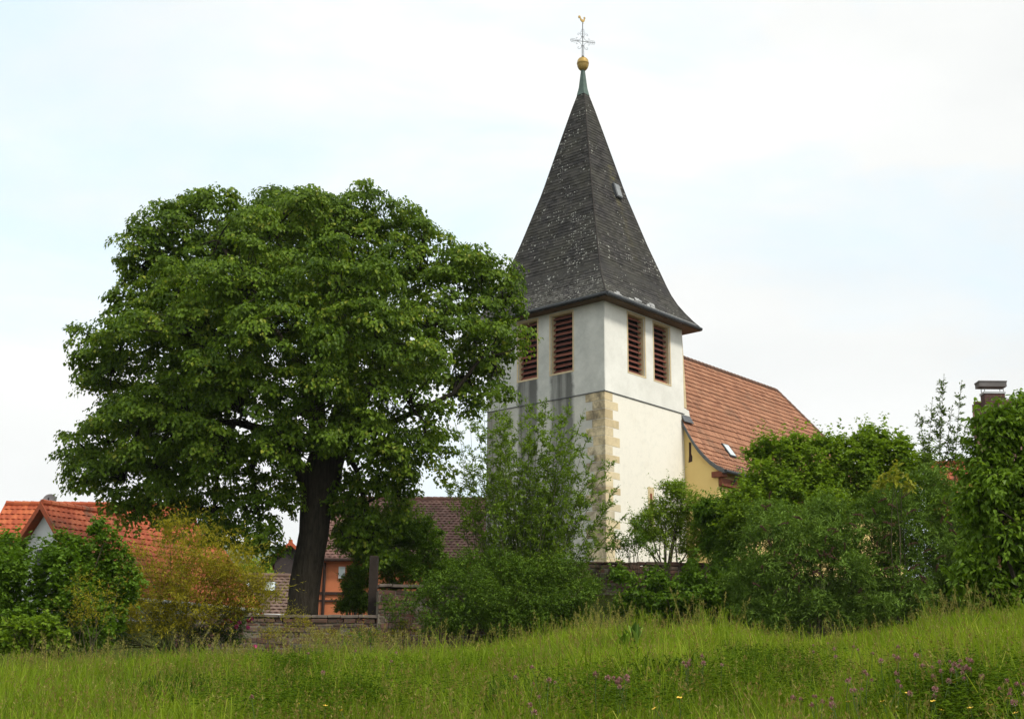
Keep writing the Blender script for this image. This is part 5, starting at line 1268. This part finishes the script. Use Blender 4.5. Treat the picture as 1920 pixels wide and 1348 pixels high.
for (qx, qy, sx, sy, n) in ((1150, 1285, 45, 14, 14), (1000, 1295, 50, 35, 12), (1310, 1248, 50, 10, 12), (1560, 1215, 60, 22, 10), (1640, 1280, 60, 25, 18), (1800, 1255, 60, 18, 22), (1530, 1325, 50, 16, 12), (1680, 1230, 40, 18, 8), (1890, 1300, 40, 30, 12), (700, 1250, 200, 40, 10), (1750, 1290, 80, 30, 12)):
    sp += [(rf_.normal(qx, sx*.55), rf_.normal(qy, sy*.55)) for _ in range(int(n*.7))]
scatter('clover', 'clover_flower', 'small round pink clover flower standing in the meadow grass', 'flower', 'pink clover flowers in the meadow', sp, m_clo, 1.0)
sp = [(1482, 1198), (1233, 1313), (1228, 1334), (560, 1322), (610, 1325), (640, 1335), (1790, 1285), (1810, 1310), (1750, 1320), (1700, 1300), (1860, 1325), (1890, 1315), (1560, 1335), (1680, 1338), (1853, 1121), (1820, 1335), (1905, 1340), (1720, 1200), (1274, 1316), (1590, 1318), (1765, 1335), (1655, 1318)]
scatter('butter', 'buttercup', 'tiny yellow buttercup standing in the meadow grass', 'flower', 'yellow buttercups in the meadow', sp, m_yel, .9)
# a dock plant on the meadow crest
for i, (qx, qy, ms) in enumerate(((1193, 1185, .16), (1172, 1192, .13))):
    p = on_meadow(qx, qy+14, .3); 
    if p is None: continue
    root = thing('dock_plant', (p[0], p[1], p[2]-.3), ['upright dock plant with a pale narrow leaf on the meadow crest', 'low dock plant with broad dark leaves, left of the pale one'][i], 'plant')
    n = 8; a_ = rg.random(n)*6.28; D = np.stack([np.cos(a_)*.4, np.sin(a_)*.4, .9+0*a_], 1); P0 = np.tile(p-ez*.05, (n, 1))+rg.normal(0, .02, (n, 3))
    leaves('leaf_rosette', P0, D, np.stack([-np.cos(a_), -np.sin(a_)-.6, .5+0*a_], 1), np.full(n, ms*1.2), np.full(n, ms*.4), M_BUDD if i == 0 else M_HAZEL, root, rg.random(n), .1, True)
    k = MB(); k.tube([p-ez*.3, p+ez*.02], [.006, .004], 5); k.build('stem', m_stalk, root)

shrub('wall_weeds', 'straggling weeds and golden sprigs growing against the low stone wall', 'plant',
      [(560, 1168, 34, 16), (620, 1190, 50, 16, -.3), (700, 1185, 45, 18, -.3), (520, 1185, 40, 16, -.2), (760, 1180, 30, 22, -.2), (545, 1145, 20, 12)], 39.4, M_GOLDL, (610, 1200), 260, .5, 8, .075, .02, 130, M_TWIG, up=.7, stems=16, twigs=110, srad=.012, dens=1.6, noise_=.6)
shrub('nettle_patch', 'green weeds in front of the high stone wall, left of the dark shrub', 'plant',
      [(745, 1150, 40, 36), (690, 1195, 50, 18, -.4), (775, 1125, 24, 26)], 39.2, M_HAZEL, (740, 1190), 150, .4, 9, .075, .04, 131, M_TWIG, up=.7, stems=12, twigs=60, srad=.012, dens=1.5)

# ------------------------------------------------------------------ air between here and the hills
hz = MB(); hz.box((0, 2050, 168), (9000, 4340, 360))
mh = bpy.data.materials.new('haze_air'); mh.use_nodes = True; th = mh.node_tree; th.nodes.clear()
oh = th.nodes.new('ShaderNodeOutputMaterial'); vh = th.nodes.new('ShaderNodeVolumePrincipled')
vh.inputs['Color'].default_value = (.86, .93, 1, 1); vh.inputs['Density'].default_value = .0001; vh.inputs['Anisotropy'].default_value = .0
th.links.new(vh.outputs[0], oh.inputs['Volume'])
tag(hz.build('haze', mh, None), 'thin pale haze in the air that fades the distant hills', 'haze', kind='stuff')
